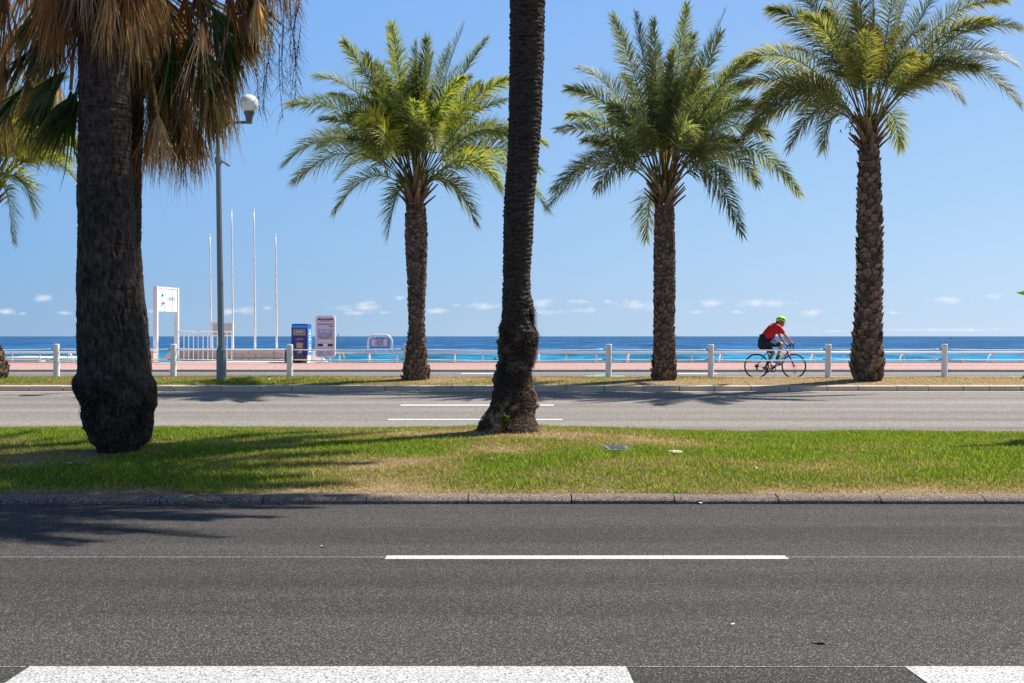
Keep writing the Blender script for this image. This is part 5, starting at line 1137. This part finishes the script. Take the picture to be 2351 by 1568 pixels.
boat('motor_boat', 'white motor boat on the horizon just above the cyclist\'s hands', 'motor boat', 1808, 3000, 12, 7.5)
p = at(788, 812, 300); p[2] = -3.5; root = thing('buoy', p, 'small yellow buoy on the turquoise water right of the map board', 'buoy')
mb = MB(); mb.tube([p+[0, 0, -.3], p+[0, 0, .25], p+[0, 0, .3], p+[0, 0, .9], p+[0, 0, 1.1]], [.42, .45, .25, .18, .04], 12); build('float', mb, M['yellow'], root)

# ------------------------------------------------------------------ bicycle
ZC = 35.5; m4 = ZC/5122.
def B(u, v, off=0): return np.array([(2900+u/4.9-2048)*m4, ZC+off, CZ-(1220+v/4.9-1345)*m4])
GZ = B(0, 1437)[2]
root = thing('bicycle', B(980, 1437), 'black and red racing bicycle with drop handlebars, lime bottle and orange reflectors', 'bicycle')
def tubep(name, pts, rad, mat, par=root, n=8, sm=True): mb = MB(); mb.tube([np.asarray(p) for p in pts], rad, n); return build(name, mb, M[mat], par, smooth=sm)
for (cx, cy) in ((617, 1197), (1350, 1197)):
    c = B(cx, cy); a = np.linspace(0, 2*math.pi, 49); rw = .338
    mb = MB()
    def ringt(mb, rad, tr, nn=8):
        v = []; 
        for t in a[:-1]:
            for q in range(nn): b = 2*math.pi*q/nn; v.append(c+np.array([(rad+tr*math.cos(b))*math.cos(t), tr*math.sin(b), (rad+tr*math.cos(b))*math.sin(t)]))
        N_ = 48; mb.add(v, [(k*nn+j, ((k+1) % N_)*nn+j, ((k+1) % N_)*nn+(j+1) % nn, k*nn+(j+1) % nn) for k in range(N_) for j in range(nn)])
    ringt(mb, .316, .0125)
    for k in range(24):
        t = 2*math.pi*k/24; s = .022*(1 if k % 2 else -1); mb.tube([c+np.array([.014*math.cos(t+1.2), s, .014*math.sin(t+1.2)]), c+np.array([.31*math.cos(t), 0, .31*math.sin(t)])], .0016, 4, cap=False)
    mb.tube([c+[0, -.035, 0], c+[0, .035, 0]], .02, 10); wh = build('wheel', mb, M['bike_black'], root)
    mb = MB(); ringt(mb, .331, .0155); build('tyre', mb, M['tyre'], wh, smooth=True)
    off = np.array([.02 if cx > 1000 else .10, -.012, -.185 if cx > 1000 else -.155]); mb = MB(); mb.ball(c+off, (.042, .006, .022), nu=10, nv=6); build('reflector', mb, M['orange'], wh)
RW, FW, BBp, ST, HT, HB = B(617, 1197), B(1350, 1197), B(925, 1250), B(832, 915), B(1205, 878), B(1236, 945)
mb = MB()
mb.tube([BBp, ST+(ST-BBp)*.06], .016, 8); mb.tube([ST, (ST+B(1000, 885))/2, B(1090, 878)], .016, 8)
for o_ in (-.03, .03): mb.tube([RW+[0, o_, 0], BBp+[0, o_*.6, 0]], .009, 6); mb.tube([RW+[0, o_, 0], ST+[0, o_*.4, 0]], .008, 6)
mb.tube([BBp, B(1010, 1160)], .019, 8); build('frame', mb, M['bike_black'], root, smooth=True)
tubep('red_frame', [B(1010, 1160), B(1110, 1060), HB+[-.01, 0, .01]], [.0195, .021, .023], 'bike_red'); tubep('red_frame', [B(1088, 878), HT], .0165, 'bike_red'); tubep('red_frame', [HT+[0, 0, .01], HB], .022, 'bike_red')
for o_ in (-.045, .045): tubep('fork', [HB, B(1262, 1000, o_), B(1318, 1120, o_), FW+[0, o_, 0]], [.02, .017, .013, .010], 'bike_red')
tubep('lettering', [B(1100, 1055, -.022), B(1135, 1005, -.024)], .008, 'stripe')
tubep('seat_post', [ST, B(805, 850)], .013, 'bike_black')
mb = MB(); mb.limb([B(745, 842), B(800, 838), B(880, 848)], [.05, .035, .016], 10); build('saddle', mb, M['black'], root, smooth=True)
tubep('handlebar', [B(1240, 800, -.2), B(1240, 800, -.1), B(1240, 800), B(1240, 800, .1), B(1240, 800, .2)], .014, 'black')
tubep('stem', [HT, B(1205, 840), B(1240, 805)], .015, 'black')
for o_ in (-.2, .2):
    tubep('drop', [B(1240, 800, o_), B(1290, 790, o_), B(1315, 830, o_), B(1300, 880, o_), B(1250, 905, o_), B(1185, 890, o_)], .0125, 'black')
    mb = MB(); mb.limb([B(1285, 790, o_), B(1318, 762, o_), B(1335, 735, o_)], [.018, .02, .012], 8); hd = build('brake_hood', mb, M['black'], root, smooth=True)
    tubep('brake_lever', [B(1325, 760, o_), B(1318, 810, o_), B(1300, 840, o_)], .006, 'alloy', hd)
mb = MB()
for t in np.linspace(0, 2*math.pi, 25)[:-1]: mb.tube([BBp+np.array([.088*math.cos(t), -.055, .088*math.sin(t)]), BBp+np.array([.088*math.cos(t+.262), -.055, .088*math.sin(t+.262)])], .010, 6)
for t in (0.3, 1.56, 2.8, 4.1, 5.3): mb.tube([BBp+[0, -.055, 0], BBp+np.array([.085*math.cos(t), -.055, .085*math.sin(t)])], .008, 6)
build('chainring', mb, M['black'], root)
tubep('crank', [BBp+[0, -.075, 0], B(1030, 1180, -.085)], .012, 'black'); tubep('crank', [BBp+[0, .075, 0], B(830, 1322, .085)], .012, 'black')
for (u_, v_, o_) in ((1040, 1178, -.12), (826, 1326, .12)): mb = MB(); mb.obox(B(u_, v_, o_), [.045, 0, 0], [0, .04, 0], [0, 0, .011]); build('pedal', mb, M['black'], root)
mb = MB(); mb.tube([RW+[0, -.03, 0], RW+[0, -.045, 0]], .05, 14); mb.obox(RW+np.array([.0, -.05, -.06]), [.016, 0, .01], [0, .012, 0], [-.012, 0, .05]); build('derailleur', mb, M['black'], root)
tubep('chain', [RW+[0, -.05, .048], BBp+[0, -.055, .088]], .005, 'black'); tubep('chain', [RW+[.01, -.05, -.10], BBp+[0, -.055, -.088]], .005, 'black')
mb = MB(); mb.limb([B(1045, 1055, -.002), B(1085, 985, -.002)], [.036, .036], 12); mb.limb([B(1090, 978), B(1098, 965)], [.02, .014], 8); build('water_bottle', mb, M['bottle'], root, smooth=True)

# ------------------------------------------------------------------ rider
root = thing('person', B(745, 830), 'cyclist in a red jersey, dark shorts and lime helmet, riding towards the right', 'person')
def remesh(o, vs):
    md = o.modifiers.new('join', 'REMESH'); md.mode = 'VOXEL'; md.voxel_size = vs; md.use_smooth_shade = True
    s2 = o.modifiers.new('smooth', 'SMOOTH'); s2.factor = .5; s2.iterations = 4
    return o
mb = MB(); sh = -.17; hp = -.10
mb.limb([B(748, 765), B(775, 650), B(850, 560), B(930, 480), B(1010, 415), B(1040, 385)], [.125, .12, .13, .14, .125, .08], 18)      # trunk
mb.limb([B(1000, 430, -.14), B(1010, 415), B(1000, 430, .14)], [.075, .09, .075], 14)
mb.limb([B(1040, 390), B(1085, 345)], [.056, .054], 12)                                                                # neck
mb.ball(B(1092, 300), (.092, .076, .105), nu=20, nv=14); mb.limb([B(1115, 340), B(1128, 405)], [.062, .034], 12)          # skull, jaw
mb.limb([B(1145, 345), B(1162, 378)], [.014, .014], 8); mb.limb([B(1150, 396), B(1152, 400)], [.016, .015], 8)         # nose, lips
for o_ in (-.076, .076): mb.ball(B(1082, 352, o_), (.018, .01, .028), nu=8, nv=6)                                      # ears
for (s_, e_, w_, o_) in (((1035, 445), (1152, 600), (1262, 728), -1), ((1030, 450), (1110, 612), (1195, 745), 1)):
    S_, E_, W_ = B(*s_, .17*o_), B(*e_, .215*o_), B(*w_, .20*o_)
    mb.limb([S_, (S_+E_)/2, E_], [.056, .046, .038], 12); mb.limb([E_, E_*.7+W_*.3, W_], [.038, .041, .025], 12)
    H0 = B(w_[0]+30, w_[1]+26, .2*o_); mb.limb([W_, H0], [.027, .034], 10)
    tgt = (1318 if o_ < 0 else 1290)
    for k in range(4):                                                                                                 # fingers curled over the hood
        q = (k-1.5)*.019; kx = w_[0]+44+k*3
        mb.limb([H0+np.array([.012, q*.3, -.006]), B(kx+14, w_[1]+26+k*7, .2*o_-o_*.03), B(kx+22, w_[1]+48+k*7, .2*o_-o_*.022), B(kx+6, w_[1]+58+k*6, .2*o_-o_*.014)], [.0105, .0098, .009, .0082], 8)
    mb.limb([H0+np.array([-.01, 0, .01]), B(w_[0]+48, w_[1]+14, .2*o_+o_*.025), B(w_[0]+62, w_[1]+30, .2*o_+o_*.028)], [.013, .011, .009], 8)
K1, A1 = B(1088, 768, -.12), B(1003, 1060, -.10); H1 = B(752, 735, hp)
K2, A2 = B(958, 935, .11), B(838, 1165, .10); H2 = B(748, 745, -hp)
for H_, K_, An in ((H1, K1, A1), (H2, K2, A2)):
    mb.limb([H_, H_*.5+K_*.5, K_], [.10, .083, .057], 16); mb.limb([K_, K_*.68+An*.32, K_*.3+An*.7, An], [.055, .056, .036, .031], 14)
F1, F2 = (A1, B(1040, 1130, -.10), B(1100, 1165, -.11)), (A2, B(830, 1215, .10), B(855, 1290, .11))
body = build('body', mb, M['skin'], root, smooth=True)
for a_, b_, c_ in (F1, F2): pass
remesh(body, .009)
mb = MB()                                                                                                              # jersey
mb.limb([B(790, 640), B(850, 560), B(930, 480), B(1005, 418), B(1032, 392)], [.134, .146, .155, .138, .085], 20); mb.limb([B(905, 600), B(900, 560), B(960, 500)], [.12, .125, .12], 16)
mb.limb([B(1000, 430, -.14), B(1010, 412), B(1000, 430, .14)], [.088, .10, .088], 16)
for o_, e_ in ((-1, (1152, 600)), (1, (1110, 612))):
    S_, E_ = B(1035, 445, .17*o_), B(*e_, .215*o_); mb.limb([S_, S_*.45+E_*.55], [.074, .066], 14)
remesh(build('jersey', mb, M['jersey'], root, smooth=True), .012)
mb = MB()                                                                                                              # shorts
mb.limb([B(735, 790), B(742, 720), B(775, 640), B(800, 610)], [.135, .142, .138, .125], 20); mb.limb([B(735, 760, -.08), B(735, 760, .08)], [.11, .11], 16)
for H_, K_, q in ((H1, K1, .83), (H2, K2, .8)): mb.limb([H_, H_*.5+K_*.5, H_*(1-q)+K_*q], [.115, .104, .081], 18)
shorts = remesh(build('shorts', mb, M['shorts'], root, smooth=True), .012)
mb = MB()
for k in range(3):
    q0 = B(855+k*16, 716-k*15, -.215); q1 = B(962+k*16, 768-k*14, -.205); mb.obox((q0+q1)/2, (q1-q0)/2, [0, .012, 0], [0.002, 0, .0045])
build('stripe', mb, M['stripe'], shorts)
mb = MB(); mb.limb([B(690, 600), B(730, 590), B(790, 605)], [.03, .05, .04], 12); build('waist_pouch', mb, M['black'], root, smooth=True)
for K_, An in ((K1, A1), (K2, A2)): mb = MB(); mb.limb([K_*.22+An*.78, An*1.0], [.042, .040], 12); build('sock', mb, M['sock'], root, smooth=True)
for pts in ([(945, 1098), (990, 1115), (1050, 1140), (1100, 1165)], [(765, 1228), (800, 1240), (835, 1275), (865, 1305)]):
    o_ = -.10 if pts[0][0] > 900 else .10; mb = MB(); mb.limb([B(u_, v_, o_) for u_, v_ in pts], [.034, .045, .040, .026], 14); mb.limb([B(pts[1][0]+10, pts[1][1]-30, o_), B(pts[1][0]+10, pts[1][1]-5, o_)], [.04, .045], 12)
    sh_ = remesh(build('shoe', mb, M['shoe'], root, smooth=True), .008)
    mb = MB(); mb.limb([B(u_, v_+26, o_) for u_, v_ in pts], [.014, .017, .016, .012], 8); build('sole', mb, M['stripe'], sh_, smooth=True)
# helmet with vents, strap, sunglasses, hair
mb = MB(); nu, nv = 28, 12; c = B(1098, 300); v = []; f = []
for i in range(nv+1):
    th = (math.pi*.56)*i/nv
    for j in range(nu):
        ph = 2*math.pi*j/nu; x = math.sin(th)*math.cos(ph); y = math.sin(th)*math.sin(ph); z = math.cos(th)
        rib_ = 1-.055*(math.sin(ph*1+0)**2)*(abs(math.sin(y*16)) > .72)*(.15 < th < 1.3)
        v.append(c+np.array([x*.142*rib_*(1.05 if x > 0 else 1), y*.105*rib_, z*.125*rib_-.03*x*x*(1 if x > 0 else -.2)]))
f = [(i*nu+j, (i+1)*nu+j, (i+1)*nu+(j+1) % nu, i*nu+(j+1) % nu) for i in range(nv) for j in range(nu)]
mb.add(v, f); hm = build('helmet', mb, M['helmet'], root, smooth=True)
for (u0, v0, u1, v1) in ((1040, 265, 1075, 262), (1060, 305, 1130, 292), (1130, 262, 1160, 285)):
    mb = MB(); mb.limb([B(u0, v0, -.098), B(u1, v1, -.1)], [.012, .010], 8); build('vent', mb, M['black'], hm, smooth=True)
mb = MB(); mb.tube([B(1098, 315, -.085), B(1105, 360, -.08), B(1112, 410, -.03)], .005, 6); mb.tube([B(1070, 320, -.085), B(1098, 365, -.082)], .005, 6); build('chin_strap', mb, M['black'], hm)
mb = MB(); mb.limb([B(1150, 352, -.05), B(1160, 354, 0), B(1150, 352, .05)], [.018, .017, .018], 10); mb.tube([B(1150, 350, -.06), B(1095, 345, -.082)], .005, 5); build('sunglasses', mb, M['navy'], root, smooth=True)
mb = MB(); mb.limb([B(1030, 335), B(1048, 352), B(1058, 372)], [.045, .05, .035], 12); build('hair', mb, M['hair'], root, smooth=True)

# ------------------------------------------------------------------ grass blades
grass('median_grass', 'short patchy green and straw lawn grass on the near median', 420000, lambda Y: Y*.42+1.2, 12.86, 19.72, lawn_h, lawn_dry, .020, .056, .0055, 1)
grass('promenade_grass', 'dry yellowish grass of the narrow strip under the date palms', 130000, lambda Y: Y*.42+1.5, 29.22, 31.95, far_lawn_h, far_dry, .02, .05, .009, 2)
